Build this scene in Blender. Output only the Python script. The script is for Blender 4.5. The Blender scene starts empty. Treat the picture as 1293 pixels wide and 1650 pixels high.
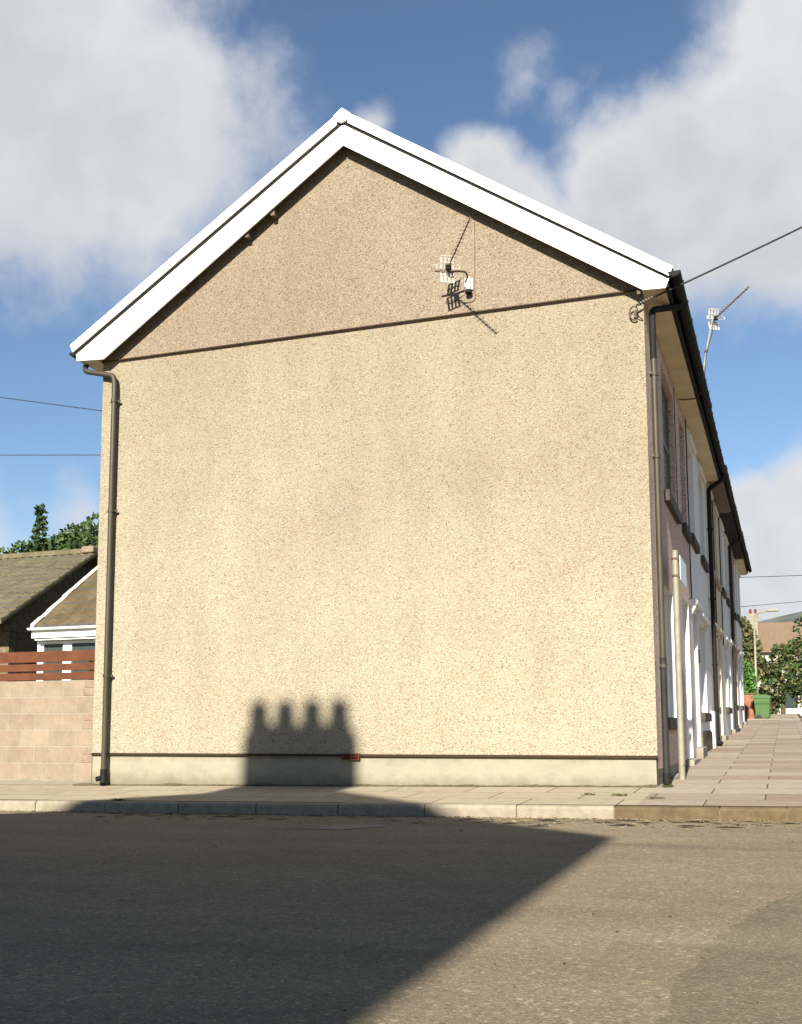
import bpy, math, random
from mathutils import Vector, Matrix
R = math.radians
random.seed(7)
scene = bpy.context.scene
COL = scene.collection

# ------------------------------------------------------------------ camera
cam_d = bpy.data.cameras.new("camera")
cam = bpy.data.objects.new("camera", cam_d)
COL.objects.link(cam)
RX = Vector((0.9413240, 0.3374859, -0.0035156))
UP = Vector((0.0419500, -0.1066596, 0.9934102))
FW = Vector((-0.3348870, 0.9352684, 0.1145588))
m3 = Matrix((RX, UP, -FW)).transposed()
cam.matrix_world = Matrix.Translation((1.33855, -12.05603, 0.68256)) @ m3.to_4x4()
cam_d.sensor_fit = 'HORIZONTAL'
cam_d.sensor_width = 36.0
cam_d.lens = 36.0 * 1720.0 / 1293.0
cam_d.shift_y = 0.11586
cam_d.clip_start = 0.05
cam_d.clip_end = 5000
scene.camera = cam

# ------------------------------------------------------------------ light
SUN_DIR = Vector((-0.062, 1.0, -0.550)).normalized()      # way the light travels
EL = math.asin(-SUN_DIR.z)
sd = bpy.data.lights.new("sun", 'SUN')
sd.energy = 5.0
sd.angle = R(0.68)
sd.color = (1.0, 0.93, 0.80)
sun = bpy.data.objects.new("sun", sd)
COL.objects.link(sun)
sun.rotation_euler = SUN_DIR.to_track_quat('-Z', 'Y').to_euler()
sun.location = (0, -40, 30)

scene.view_settings.view_transform = 'Standard'
scene.view_settings.look = 'None'
scene.view_settings.exposure = 1.4
scene.view_settings.gamma = 1.0

world = bpy.data.worlds.new("World")
scene.world = world
world.use_nodes = True


def build_world():
    nt = world.node_tree
    nt.nodes.clear()
    N, L = nt.nodes.new, nt.links.new
    out = N('ShaderNodeOutputWorld')
    bg = N('ShaderNodeBackground')
    bg.inputs['Strength'].default_value = 0.05
    sky = N('ShaderNodeTexSky')
    sky.sky_type = 'NISHITA'
    sky.sun_disc = False
    sky.sun_elevation = EL
    sky.sun_rotation = R(176.5)
    sky.air_density = 1.0
    sky.dust_density = 0.25
    sky.ozone_density = 3.2
    tc = N('ShaderNodeTexCoord')
    D = tc.outputs['Generated']

    def math_(op, a, b=None, clamp=False):
        n = N('ShaderNodeMath'); n.operation = op; n.use_clamp = clamp
        for i, v in enumerate((a, b)):
            if v is None: continue
            if hasattr(v, 'links'): L(v, n.inputs[i])
            else: n.inputs[i].default_value = v
        return n.outputs[0]

    def noise(scale, detail, rough, vec=D, seed=0.0, dist=0.0):
        n = N('ShaderNodeTexNoise'); n.noise_dimensions = '4D'
        n.inputs['W'].default_value = seed
        n.inputs['Scale'].default_value = scale
        n.inputs['Detail'].default_value = detail
        n.inputs['Roughness'].default_value = rough
        n.inputs['Distortion'].default_value = dist
        L(vec, n.inputs['Vector'])
        return n

    warp = noise(7, 4, .55, seed=3.1)
    vs = N('ShaderNodeVectorMath'); vs.operation = 'SUBTRACT'
    L(warp.outputs['Color'], vs.inputs[0]); vs.inputs[1].default_value = (.5, .5, .5)
    vm = N('ShaderNodeVectorMath'); vm.operation = 'SCALE'
    L(vs.outputs[0], vm.inputs[0]); vm.inputs['Scale'].default_value = 0.07
    va = N('ShaderNodeVectorMath'); va.operation = 'ADD'
    L(D, va.inputs[0]); L(vm.outputs[0], va.inputs[1])
    DW = va.outputs[0]
    # cloud banks: direction, radius, weight
    blobs = [((-.50, .71, .50), .150, .85), ((-.555, .70, .465), .115, .8), ((-.462, .715, .535), .085, .8),
             ((-.475, .745, .47), .070, .7), ((-.505, .74, .445), .09, .72), ((-.60, .655, .49), .13, .85),
             ((-.54, .65, .54), .14, .9), ((-.51, .65, .57), .11, .9),
             ((-.222, .848, .478), .042, 1.0), ((-.20, .872, .445), .055, 1.0), ((-.112, .871, .468), .060, 1.05),
             ((-.066, .882, .467), .070, 1.05), ((-.005, .862, .505), .070, 1.05), ((.005, .886, .464), .09, 1.05),
             ((-.04, .905, .425), .070, 1.0), ((-.15, .895, .42), .065, .95), ((-.095, .906, .418), .070, .95),
             ((.02, .84, .545), .07, 1.0), ((.04, .91, .41), .09, .9), ((-.24, .87, .43), .05, .8),
             ((-.178, .822, .541), .040, .40), ((-.152, .838, .523), .034, .40), ((-.145, .85, .508), .024, .38), ((-.311, .799, .512), .020, .50),
             ((-.019, .982, .19), .045, 1.0), ((.0, .989, .15), .075, 1.0), ((.04, .98, .2), .06, 1.0),
             ((-.588, .787, .185), .05, .42), ((-.66, .73, .16), .08, .5), ((-.03, .99, .09), .08, .9)]
    acc = None
    for c, r, w in blobs:
        n = N('ShaderNodeVectorMath'); n.operation = 'DISTANCE'
        L(DW, n.inputs[0]); n.inputs[1].default_value = Vector(c).normalized()
        mr = N('ShaderNodeMapRange')
        L(n.outputs['Value'], mr.inputs['Value'])
        mr.inputs['From Min'].default_value = 0; mr.inputs['From Max'].default_value = r * 1.35
        mr.inputs['To Min'].default_value = w; mr.inputs['To Max'].default_value = 0
        acc = mr.outputs[0] if acc is None else math_('MAXIMUM', acc, mr.outputs[0])
    # unseen low eastern cloud, added to brighten the shaded house fronts
    far = noise(2.4, 5, .55, seed=9.0)
    sep = N('ShaderNodeSeparateXYZ'); L(D, sep.inputs[0])
    east = N('ShaderNodeMapRange'); L(sep.outputs['X'], east.inputs['Value'])
    east.inputs['From Min'].default_value = .35; east.inputs['From Max'].default_value = .7
    low = N('ShaderNodeMapRange'); L(sep.outputs['Z'], low.inputs['Value'])
    low.inputs['From Min'].default_value = .62; low.inputs['From Max'].default_value = .42
    farv = math_('MULTIPLY', math_('MULTIPLY', math_('SUBTRACT', far.outputs['Fac'], .33), 3.4), math_('MULTIPLY', east.outputs[0], low.outputs[0]))
    acc = math_('MAXIMUM', acc, farv)
    fb = noise(15, 9, .60, seed=1.7)
    fb2 = noise(4.5, 4, .5, seed=5.2)
    det = math_('MULTIPLY', math_('SUBTRACT', fb.outputs['Fac'], .5), 0.70)
    det2 = math_('MULTIPLY', math_('SUBTRACT', fb2.outputs['Fac'], .5), 0.35)
    dens = math_('ADD', math_('ADD', acc, det), det2)
    al = N('ShaderNodeMapRange'); al.interpolation_type = 'SMOOTHSTEP'
    L(dens, al.inputs['Value'])
    al.inputs['From Min'].default_value = .10; al.inputs['From Max'].default_value = .60
    alpha = math_('MULTIPLY', al.outputs[0], .97)
    # cloud brightness: denser cores are greyer, thin sunlit rims whiter
    cr = N('ShaderNodeMix'); cr.data_type = 'RGBA'
    f1 = math_('MULTIPLY', math_('SUBTRACT', fb2.outputs['Fac'], .5), 2.2)
    f2 = math_('MULTIPLY', math_('SUBTRACT', fb.outputs['Fac'], .5), .9)
    shade = N('ShaderNodeMapRange'); L(dens, shade.inputs['Value'])
    shade.inputs['From Min'].default_value = .3; shade.inputs['From Max'].default_value = 1.1
    shade.inputs['To Min'].default_value = .1; shade.inputs['To Max'].default_value = .55
    L(math_('ADD', math_('ADD', shade.outputs[0], f1), f2, True), cr.inputs['Factor'])
    K = 8.2
    cr.inputs['A'].default_value = (.72 * K, .73 * K, .745 * K, 1)
    cr.inputs['B'].default_value = (.52 * K, .535 * K, .57 * K, 1)
    mx = N('ShaderNodeMix'); mx.data_type = 'RGBA'
    L(alpha, mx.inputs['Factor'])
    L(sky.outputs[0], mx.inputs['A'])
    L(cr.outputs['Result'], mx.inputs['B'])
    L(mx.outputs['Result'], bg.inputs['Color'])
    L(bg.outputs[0], out.inputs['Surface'])


build_world()

# ------------------------------------------------------------------ materials


class NT:
    def __init__(s, name):
        s.m = bpy.data.materials.new(name)
        s.m.use_nodes = True
        s.nt = s.m.node_tree
        s.bs = s.nt.nodes['Principled BSDF']
        s.tc = s.nt.nodes.new('ShaderNodeTexCoord')

    def N(s, t): return s.nt.nodes.new(t)

    def L(s, a, b): s.nt.links.new(a, b)

    def setv(s, sock, v):
        if hasattr(v, 'links'): s.L(v, sock)
        else: sock.default_value = v

    def vec(s, scale=(1, 1, 1), rot=(0, 0, 0), loc=(0, 0, 0)):
        n = s.N('ShaderNodeMapping')
        s.L(s.tc.outputs['Object'], n.inputs['Vector'])
        n.inputs['Scale'].default_value = scale
        n.inputs['Rotation'].default_value = rot
        n.inputs['Location'].default_value = loc
        return n.outputs[0]

    def noise(s, scale, detail=4, rough=.55, vec=None):
        n = s.N('ShaderNodeTexNoise')
        n.inputs['Scale'].default_value = scale
        n.inputs['Detail'].default_value = detail
        n.inputs['Roughness'].default_value = rough
        s.L(vec if vec is not None else s.tc.outputs['Object'], n.inputs['Vector'])
        return n.outputs['Fac']

    def voro(s, scale, out='Color', vec=None, feat='F1'):
        n = s.N('ShaderNodeTexVoronoi'); n.feature = feat
        n.inputs['Scale'].default_value = scale
        s.L(vec if vec is not None else s.tc.outputs['Object'], n.inputs['Vector'])
        return n.outputs[out]

    def ramp(s, fac, stops, interp='LINEAR'):
        n = s.N('ShaderNodeValToRGB')
        n.color_ramp.interpolation = interp
        e = n.color_ramp.elements
        while len(e) < len(stops): e.new(0.5)
        for i, (p, c) in enumerate(stops):
            e[i].position = p
            e[i].color = (c, c, c, 1) if isinstance(c, (int, float)) else (*c, 1)
        s.L(fac, n.inputs[0])
        return n.outputs['Color']

    def mix(s, f, a, b, mode='MIX'):
        n = s.N('ShaderNodeMix'); n.data_type = 'RGBA'; n.blend_type = mode
        s.setv(n.inputs['Factor'], f)
        for k, v in (('A', a), ('B', b)):
            if hasattr(v, 'links'): s.L(v, n.inputs[k])
            else: n.inputs[k].default_value = (v, v, v, 1) if isinstance(v, (int, float)) else (*v, 1)
        return n.outputs['Result']

    def math(s, op, a, b=0.0, clamp=False):
        n = s.N('ShaderNodeMath'); n.operation = op; n.use_clamp = clamp
        s.setv(n.inputs[0], a); s.setv(n.inputs[1], b)
        return n.outputs[0]

    def xyz(s):
        n = s.N('ShaderNodeSeparateXYZ')
        s.L(s.tc.outputs['Object'], n.inputs[0])
        return n.outputs

    def bump(s, h, strength=.4, dist=.01):
        n = s.N('ShaderNodeBump')
        n.inputs['Strength'].default_value = strength
        n.inputs['Distance'].default_value = dist
        s.L(h, n.inputs['Height'])
        s.L(n.outputs[0], s.bs.inputs['Normal'])

    def done(s, col, rough=.8, spec=.3, metal=0.0):
        if hasattr(col, 'links'): s.L(col, s.bs.inputs['Base Color'])
        else: s.bs.inputs['Base Color'].default_value = (*col, 1)
        s.setv(s.bs.inputs['Roughness'], rough)
        s.bs.inputs['Specular IOR Level'].default_value = spec
        s.bs.inputs['Metallic'].default_value = metal
        return s.m


def plain(name, c, rough=.6, var=.18, scale=6, spec=.3, bumpy=0.0, bscale=60, metal=0.0):
    s = NT(name)
    dark = tuple(v * (1 - var) for v in c)
    light = tuple(min(1, v * (1 + var)) for v in c)
    n = s.noise(scale, 6, .6)
    col = s.ramp(n, [(.3, dark), (.7, light)])
    if bumpy: s.bump(s.noise(bscale, 4), bumpy, .01)
    return s.done(col, rough, spec, metal)


def pebbledash(name, cream, mid, dark, white, scale=84, weather=0.0):
    s = NT(name)
    c1 = s.voro(scale)
    sp = s.N('ShaderNodeSeparateColor'); s.L(c1, sp.inputs[0])
    col = s.ramp(sp.outputs[0], [(0, dark), (.05, dark), (.10, mid), (.28, mid), (.42, cream), (.85, cream), (.95, white)])
    c2 = s.voro(scale * 2.1)
    sp2 = s.N('ShaderNodeSeparateColor'); s.L(c2, sp2.inputs[0])
    fine = s.ramp(sp2.outputs[1], [(0, .66), (.2, .94), (1, 1.08)])
    col = s.mix(.8, col, fine, 'MULTIPLY')
    # broad weather stains of their own shape
    st = s.noise(.55, 5, .6, s.vec((1, 1, .8)))
    stain = s.ramp(st, [(.38, (.84, .79, .74)), (.60, (1.04, 1.04, 1.02))])
    col = s.mix(.45, col, stain, 'MULTIPLY')
    st2 = s.noise(1.6, 4, .6, s.vec((1, 1, .25)))
    col = s.mix(.5, col, s.ramp(st2, [(.35, .86), (.65, 1.06)]), 'MULTIPLY')
    # rusty and greenish flecks in the aggregate
    tint = s.noise(9, 3, .6)
    col = s.mix(.6, col, s.ramp(tint, [(.30, (1.0, .93, .88)), (.5, (1, 1, 1)), (.70, (.94, .99, .90))]), 'MULTIPLY')
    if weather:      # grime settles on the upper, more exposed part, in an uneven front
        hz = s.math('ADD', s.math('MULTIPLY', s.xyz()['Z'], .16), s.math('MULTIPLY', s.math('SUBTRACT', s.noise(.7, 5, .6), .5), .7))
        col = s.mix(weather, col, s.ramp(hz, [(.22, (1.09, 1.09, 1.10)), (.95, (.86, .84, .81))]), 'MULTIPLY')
    d = s.voro(scale, 'Distance')
    s.bump(s.math('SUBTRACT', 1.0, d), .7, .012)
    return s.done(col, .92, .15)


def render_mat(name, c, stain):
    s = NT(name)
    n = s.noise(2.2, 6, .65, s.vec((1, 1, 2.0)))
    col = s.ramp(n, [(.3, tuple(v * .86 for v in c)), (.7, tuple(min(1, v * 1.08) for v in c))])
    z = s.xyz()['Z']
    nn = s.noise(5, 5, .7)
    h = s.math('ADD', z, s.math('MULTIPLY', s.math('SUBTRACT', nn, .5), .28))
    f = s.ramp(h, [(.0, 1.0), (.16, 0.0)])      # splash stain along the ground, ragged upper edge
    col = s.mix(s.math('MULTIPLY', f, .55), col, stain)
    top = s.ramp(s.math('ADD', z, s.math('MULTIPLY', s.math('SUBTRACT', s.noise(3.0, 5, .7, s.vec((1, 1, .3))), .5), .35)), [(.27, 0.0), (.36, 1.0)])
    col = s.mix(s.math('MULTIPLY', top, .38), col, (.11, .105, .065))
    sp = s.noise(90, 3)
    col = s.mix(.35, col, s.ramp(sp, [(.3, .8), (.7, 1.1)]), 'MULTIPLY')
    s.bump(s.noise(35, 5), .25, .01)
    return s.done(col, .85, .2)


def asphalt(name, base, specks=1.0, band=.6):
    s = NT(name)
    n1 = s.noise(1.1, 5, .6, s.vec((.35, 1.6, 1)))
    col = s.ramp(n1, [(.3, tuple(v * .84 for v in base)), (.7, tuple(v * 1.12 for v in base))])
    n2 = s.noise(14, 5, .7, s.vec((.7, 1.2, 1)))
    col = s.mix(.6, col, s.ramp(n2, [(.3, .82), (.7, 1.12)]), 'MULTIPLY')
    n3 = s.noise(3.2, 4, .6)
    col = s.mix(.55, col, s.ramp(n3, [(.32, (.86, .84, .84)), (.5, (1, 1, 1)), (.68, (1.08, 1.05, 1.0))]), 'MULTIPLY')
    g = s.voro(120)
    sg = s.N('ShaderNodeSeparateColor'); s.L(g, sg.inputs[0])
    col = s.mix(.62 * specks, col, s.ramp(sg.outputs[0], [(0, .55), (.3, .88), (.7, 1.05), (.93, 1.35), (.97, 2.1)]), 'MULTIPLY')
    g2 = s.voro(48)
    sg2 = s.N('ShaderNodeSeparateColor'); s.L(g2, sg2.inputs[0])
    col = s.mix(.7 * specks, col, s.ramp(sg2.outputs[2], [(0, .62), (.06, .95), (.9, 1.02), (.97, 1.5)]), 'MULTIPLY')
    s.bump(s.voro(110, 'Distance'), .45, .008)
    return s.done(col, .9, .2)


def flags(name, sx, sy, c1, c2, mortar, rot=0.0, loc=(0, 0, 0)):
    s = NT(name)
    b = s.N('ShaderNodeTexBrick')
    s.L(s.vec((1, 1, 1), (0, 0, rot), loc), b.inputs['Vector'])
    b.inputs['Scale'].default_value = 1.0
    b.inputs['Brick Width'].default_value = sx
    b.inputs['Row Height'].default_value = sy
    b.inputs['Mortar Size'].default_value = .008
    b.inputs['Mortar Smooth'].default_value = .2
    b.inputs['Bias'].default_value = 0.0
    b.offset = .5
    b.inputs['Color1'].default_value = (*c1, 1)
    b.inputs['Color2'].default_value = (*c2, 1)
    b.inputs['Mortar'].default_value = (*mortar, 1)
    col = b.outputs['Color']
    n = s.noise(7, 6, .65)
    col = s.mix(.8, col, s.ramp(n, [(.3, .80), (.7, 1.12)]), 'MULTIPLY')
    n2 = s.noise(80, 3)
    col = s.mix(.5, col, s.ramp(n2, [(.3, .85), (.7, 1.1)]), 'MULTIPLY')
    s.bump(s.math('ADD', s.math('MULTIPLY', b.outputs['Fac'], -1.0), s.math('MULTIPLY', s.noise(40, 4), .3)), .4, .01)
    return s.done(col, .88, .2)


def tiles(name, c, row, colw, axis_rot=(0, 0, 0)):
    s = NT(name)
    b = s.N('ShaderNodeTexBrick')
    s.L(s.tc.outputs['UV'], b.inputs['Vector'])
    b.inputs['Scale'].default_value = 1.0
    b.inputs['Brick Width'].default_value = colw
    b.inputs['Row Height'].default_value = row
    b.inputs['Mortar Size'].default_value = .02
    b.inputs['Color1'].default_value = (*c, 1)
    b.inputs['Color2'].default_value = (*[v * .75 for v in c], 1)
    b.inputs['Mortar'].default_value = (*[v * .3 for v in c], 1)
    b.offset = 0.0
    n = s.noise(5, 5)
    col = s.mix(.7, b.outputs['Color'], s.ramp(n, [(.3, .8), (.7, 1.15)]), 'MULTIPLY')
    return s.done(col, .85, .2)


M = {}
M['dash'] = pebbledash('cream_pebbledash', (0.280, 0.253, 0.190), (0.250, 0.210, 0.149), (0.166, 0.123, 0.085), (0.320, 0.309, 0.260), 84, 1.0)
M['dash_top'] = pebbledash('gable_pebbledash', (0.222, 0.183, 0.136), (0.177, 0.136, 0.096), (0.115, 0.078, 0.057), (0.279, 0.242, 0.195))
M['dash_pink'] = pebbledash('pink_pebbledash', (.60, .47, .42), (.48, .36, .32), (.19, .13, .115), (.70, .58, .53), 55)
M['plinth'] = render_mat('plinth_render', (0.244, 0.221, 0.167), (.085, .072, .040))
M['plinth_grey'] = render_mat('grey_plinth', (.26, .235, .19), (.12, .10, .07))
M['upvc'] = plain('white_upvc', (.80, .80, .78), .35, .03, 3, .4)
M['upvc_dirty'] = plain('cream_soffit', (.60, .50, .33), .5, .14, 3, .3)
M['white_paint'] = plain('white_masonry', (.66, .66, .655), .75, .07, 2.5, .2, .2, 40)
M['white_paint2'] = plain('soft_white_masonry', (.62, .62, .61), .75, .08, 2.5, .2, .2, 40)
M['cream_paint'] = plain('cream_masonry', (.55, .49, .38), .8, .10, 2.5, .2, .2, 40)
M['pink_paint'] = plain('mauve_masonry', (.42, .34, .34), .8, .10, 2.5, .2, .2, 40)
M['bead'] = plain('drip_bead', (.030, .017, .007), .7, .25, 8)
M['pipe'] = plain('brown_plastic', (.038, .031, .020), .55, .16, 3, .4)
M['pipe_dark'] = plain('dark_plastic', (.010, .010, .010), .7, .2, 3, .15)
M['pipe_grey'] = plain('grey_plastic', (.020, .020, .016), .6, .2, 3, .2)
M['slate'] = plain('roof_slate', (.05, .05, .055), .75, .3, 8)
M['sill'] = plain('dark_stone_sill', (.055, .045, .038), .8, .3, 9, .2, .3, 40)
M['sill_cream'] = plain('cream_sill', (.30, .24, .17), .8, .12, 9)
M['stone'] = plain('rough_stone', (.12, .095, .06), .9, .5, 9, .2, .8, 18)
M['frame'] = plain('white_frame', (.72, .75, .77), .4, .05, 3)
M['frame_grey'] = plain('weathered_frame', (.13, .13, .10), .5, .15, 4)
M['glass'] = NT('window_glass').done((.035, .045, .045), .06, .5)
M['glass_grey'] = plain('curtained_glass', (.11, .115, .095), .15, .3, 2.0, .5)
M['door'] = plain('white_door', (.68, .70, .71), .45, .05, 3)
M['door_brown'] = plain('brown_door', (.12, .06, .035), .5, .2, 3)
M['terracotta'] = plain('terracotta', (.115, .030, .016), .8, .2, 20)
M['black'] = plain('black_void', (.012, .010, .009), .9, .2, 5)
M['alu'] = plain('weathered_aluminium', (.42, .41, .37), .45, .08, 20, .5, 0, 60, .25)
M['cable'] = plain('black_cable', (.02, .018, .016), .6, .2, 10)
M['cable_pale'] = plain('grey_cable', (.34, .30, .24), .6, .1, 10)
M['cable_tan'] = plain('tan_cable', (.12, .095, .06), .7, .1, 10)
M['galv'] = plain('galvanised_pole', (0.200, 0.190, 0.145), .55, .16, 9, .4, 0, 60, .1)
M['sign'] = plain('sign_white', (.70, .74, .80), .4, .03, 3)
M['iron'] = plain('rusty_iron', (.09, .06, .045), .7, .4, 20)
M['kerb_pale'] = plain('pale_concrete_kerb', (0.218, 0.190, 0.143), .88, .2, 9, .2, .4, 60)
M['kerb_old'] = plain('brown_stone_kerb', (.092, .066, .036), .88, .35, 7, .2, .5, 40)
M['flags'] = flags('paving_flags', .92, .66, (0.308, 0.266, 0.194), (0.281, 0.238, 0.170), (0.068, 0.054, 0.034), 0, (0.180, 0.021, 0.000))
M['flags_front'] = flags('front_paving_flags', 1.05, .62, (.300, .258, .205), (.215, .160, .122), (.08, .06, .045), 0, (.45, .1, 0))
M['road'] = asphalt('worn_asphalt', (0.176, 0.143, 0.097))
M['patch'] = asphalt('newer_asphalt', (0.138, 0.117, 0.078), .9)
M['pale_patch'] = asphalt('worn_pale_patch', (.20, .185, .15), .5)
M['earth'] = plain('earth', (.09, .085, .05), .95, .4, 1.5)
M['brick'] = None
M['fence'] = plain('red_brown_stain', (.085, .027, .010), .6, .28, 4, .25, .25, 25)
M['tile_brown'] = tiles('brown_concrete_tiles', (.135, .098, .055), .34, .30)
M['tile_olive'] = tiles('olive_concrete_tiles', (.125, .105, .062), .34, .30)
M['leaf1'] = plain('leaf_mid', (.042, .072, .017), .7, .55, .9, .2)
M['leaf2'] = plain('leaf_dark', (.024, .045, .014), .7, .5, .9, .2)
M['leaf3'] = plain('leaf_bright', (.065, .15, .028), .7, .45, 1.4, .2)
M['leaf4'] = plain('leaf_tan', (.10, .092, .036), .7, .5, 1.2, .2)
M['bark'] = plain('bark', (.07, .055, .04), .9, .3, 5)
M['hill'] = plain('wooded_hill', (.085, .100, .085), .95, .5, .05)  # haze is put into the colour: green greyed and lightened
M['bin'] = plain('green_plastic_bin', (.050, .105, .030), .45, .08, 4, .4)
M['rubber'] = plain('black_rubber', (.02, .02, .02), .7, .1, 4)
M['houses_white'] = plain('far_white_render', (.36, .34, .29), .8, .08, 2)
M['roof_far'] = plain('far_roof_tiles', (.15, .105, .07), .85, .2, 6)
M['wood'] = plain('creosoted_pole', (.10, .075, .05), .85, .3, 6)
M['batten'] = plain('weathered_batten', (.10, .075, .05), .8, .2, 10)
M['damp'] = plain('damp_leaf', (.022, .017, .009), .8, .4, 20)
M['damp_moss'] = plain('dirt_and_moss', (.085, .070, .035), .95, .5, 14)
M['moss'] = plain('weed_green', (.075, .085, .018), .8, .4, 30)
M['litter'] = plain('dry_leaf_litter', (.16, .12, .055), .9, .5, 12)


def brick_mat(name, c1, c2, mortar, w, h, ms, plane='xz'):
    s = NT(name)
    sx = s.xyz()
    cb = s.N('ShaderNodeCombineXYZ')
    s.L(sx['X' if plane == 'xz' else 'Y'], cb.inputs['X']); s.L(sx['Z'], cb.inputs['Y'])
    b = s.N('ShaderNodeTexBrick'); s.L(cb.outputs[0], b.inputs['Vector'])
    b.inputs['Scale'].default_value = 1
    b.inputs['Brick Width'].default_value = w; b.inputs['Row Height'].default_value = h
    b.inputs['Mortar Size'].default_value = ms; b.inputs['Mortar Smooth'].default_value = .3
    b.inputs['Color1'].default_value = (*c1, 1); b.inputs['Color2'].default_value = (*c2, 1)
    b.inputs['Mortar'].default_value = (*mortar, 1)
    col = s.mix(.8, b.outputs['Color'], s.ramp(s.noise(6, 6, .65), [(.3, .78), (.7, 1.14)]), 'MULTIPLY')
    col = s.mix(.5, col, s.ramp(s.noise(70, 3), [(.3, .8), (.7, 1.12)]), 'MULTIPLY')
    s.bump(s.math('ADD', s.math('MULTIPLY', b.outputs['Fac'], -1.0), s.math('MULTIPLY', s.noise(45, 4), .5)), .5, .01)
    return s.done(col, .9, .15)


M['block'] = brick_mat('pink_concrete_block', (.222, .178, .130), (.196, .152, .110), (.225, .200, .160), .45, .225, .009)
M['closer'] = plain('pink_closer_brick', (.19, .142, .104), .9, .25, 9, .2, .4, 50)
M['brick'] = brick_mat('red_brick', (.30, .10, .045), (.24, .085, .045), (.2, .16, .12), .225, .075, .01)

# ------------------------------------------------------------------ mesh helpers


class MB:
    def __init__(s):
        s.v, s.f, s.mi = [], [], []

    def add(s, vs, fs, mi=0):
        o = len(s.v)
        s.v += [Vector(p) for p in vs]
        s.f += [tuple(i + o for i in f) for f in fs]
        s.mi += [mi] * len(fs)
        return s

    def quad(s, a, b, c, d, mi=0): return s.add([a, b, c, d], [(0, 1, 2, 3)], mi)

    def box(s, x0, x1, y0, y1, z0, z1, mi=0):
        p = [(x0, y0, z0), (x1, y0, z0), (x1, y1, z0), (x0, y1, z0), (x0, y0, z1), (x1, y0, z1), (x1, y1, z1), (x0, y1, z1)]
        return s.add(p, [(3, 2, 1, 0), (4, 5, 6, 7), (0, 1, 5, 4), (1, 2, 6, 5), (2, 3, 7, 6), (3, 0, 4, 7)], mi)

    def bbox(s, x0, x1, y0, y1, z0, z1, b=.006, mi=0):
        """box with chamfered edges"""
        import bmesh
        bm = bmesh.new()
        bmesh.ops.create_cube(bm, size=1)
        for v in bm.verts:
            v.co = Vector(((x0 + x1) / 2 + v.co.x * (x1 - x0), (y0 + y1) / 2 + v.co.y * (y1 - y0), (z0 + z1) / 2 + v.co.z * (z1 - z0)))
        bmesh.ops.bevel(bm, geom=bm.edges[:], offset=b, segments=2, affect='EDGES', profile=.5)
        bm.verts.index_update()
        s.add([v.co.copy() for v in bm.verts], [[v.index for v in f.verts] for f in bm.faces], mi)
        bm.free()
        return s

    def prism(s, poly, a, b, axis='y', mi=0):
        """polygon in the two other axes pulled from a to b along axis"""
        def P(u, w, t):
            return {'y': (u, t, w), 'x': (t, u, w), 'z': (u, w, t)}[axis]
        n = len(poly)
        vs = [P(u, w, a) for u, w in poly] + [P(u, w, b) for u, w in poly]
        fs = [tuple(range(n - 1, -1, -1)), tuple(range(n, 2 * n))]
        fs += [(i, (i + 1) % n, n + (i + 1) % n, n + i) for i in range(n)]
        return s.add(vs, fs, mi)

    def tube(s, path, r, n=12, cap=True, mi=0):
        path = [Vector(p) for p in path]
        rr = r if isinstance(r, (list, tuple)) else [r] * len(path)
        vs, fs = [], []
        t0 = (path[1] - path[0]).normalized()
        ref = Vector((0, 0, 1)) if abs(t0.z) < .9 else Vector((1, 0, 0))
        u = t0.cross(ref).normalized()
        for i, p in enumerate(path):
            t = (path[min(i + 1, len(path) - 1)] - path[max(i - 1, 0)]).normalized()
            u = (u - t * u.dot(t)).normalized()
            w = t.cross(u)
            for k in range(n):
                a = 2 * math.pi * k / n
                vs.append(p + (u * math.cos(a) + w * math.sin(a)) * rr[i])
        for i in range(len(path) - 1):
            for k in range(n):
                fs.append((i * n + k, i * n + (k + 1) % n, (i + 1) * n + (k + 1) % n, (i + 1) * n + k))
        if cap:
            fs.append(tuple(range(n - 1, -1, -1)))
            fs.append(tuple(range((len(path) - 1) * n, len(path) * n)))
        return s.add(vs, fs, mi)

    def build(s, name, mat, parent=None, smooth=False, loc=None, uv=None):
        o_ = Vector((0, 0, 0))
        if parent is not None: o_ = wloc(parent)
        elif loc is not None: o_ = Vector(loc)
        me = bpy.data.meshes.new(name)
        me.from_pydata([v - o_ for v in s.v], [], s.f)
        for m in (mat if isinstance(mat, (list, tuple)) else [mat]):
            me.materials.append(m)
        for p, i in zip(me.polygons, s.mi):
            p.material_index = i
            p.use_smooth = smooth
        if uv:
            ul = me.uv_layers.new(name='uv')
            for lp in me.loops:
                ul.data[lp.index].uv = uv(me.vertices[lp.vertex_index].co + o_)
        me.update()
        o = bpy.data.objects.new(name, me)
        COL.objects.link(o)
        if parent is not None: o.parent = parent
        else: o.location = o_
        if smooth:
            try:
                me.set_sharp_from_angle(angle=R(40))
            except Exception:
                pass
        return o


def wloc(o):
    v = Vector((0, 0, 0))
    while o is not None:
        v += o.location
        o = o.parent
    return v


def tag(o, label=None, cat=None, group=None, kind=None):
    if label: o['label'] = label
    if cat: o['category'] = cat
    if group: o['group'] = group
    if kind: o['kind'] = kind
    return o


def empty(name, loc, label, cat, group=None):
    o = bpy.data.objects.new(name, None)
    o.location = loc
    o.empty_display_size = .2
    COL.objects.link(o)
    return tag(o, label, cat, group)


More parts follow.
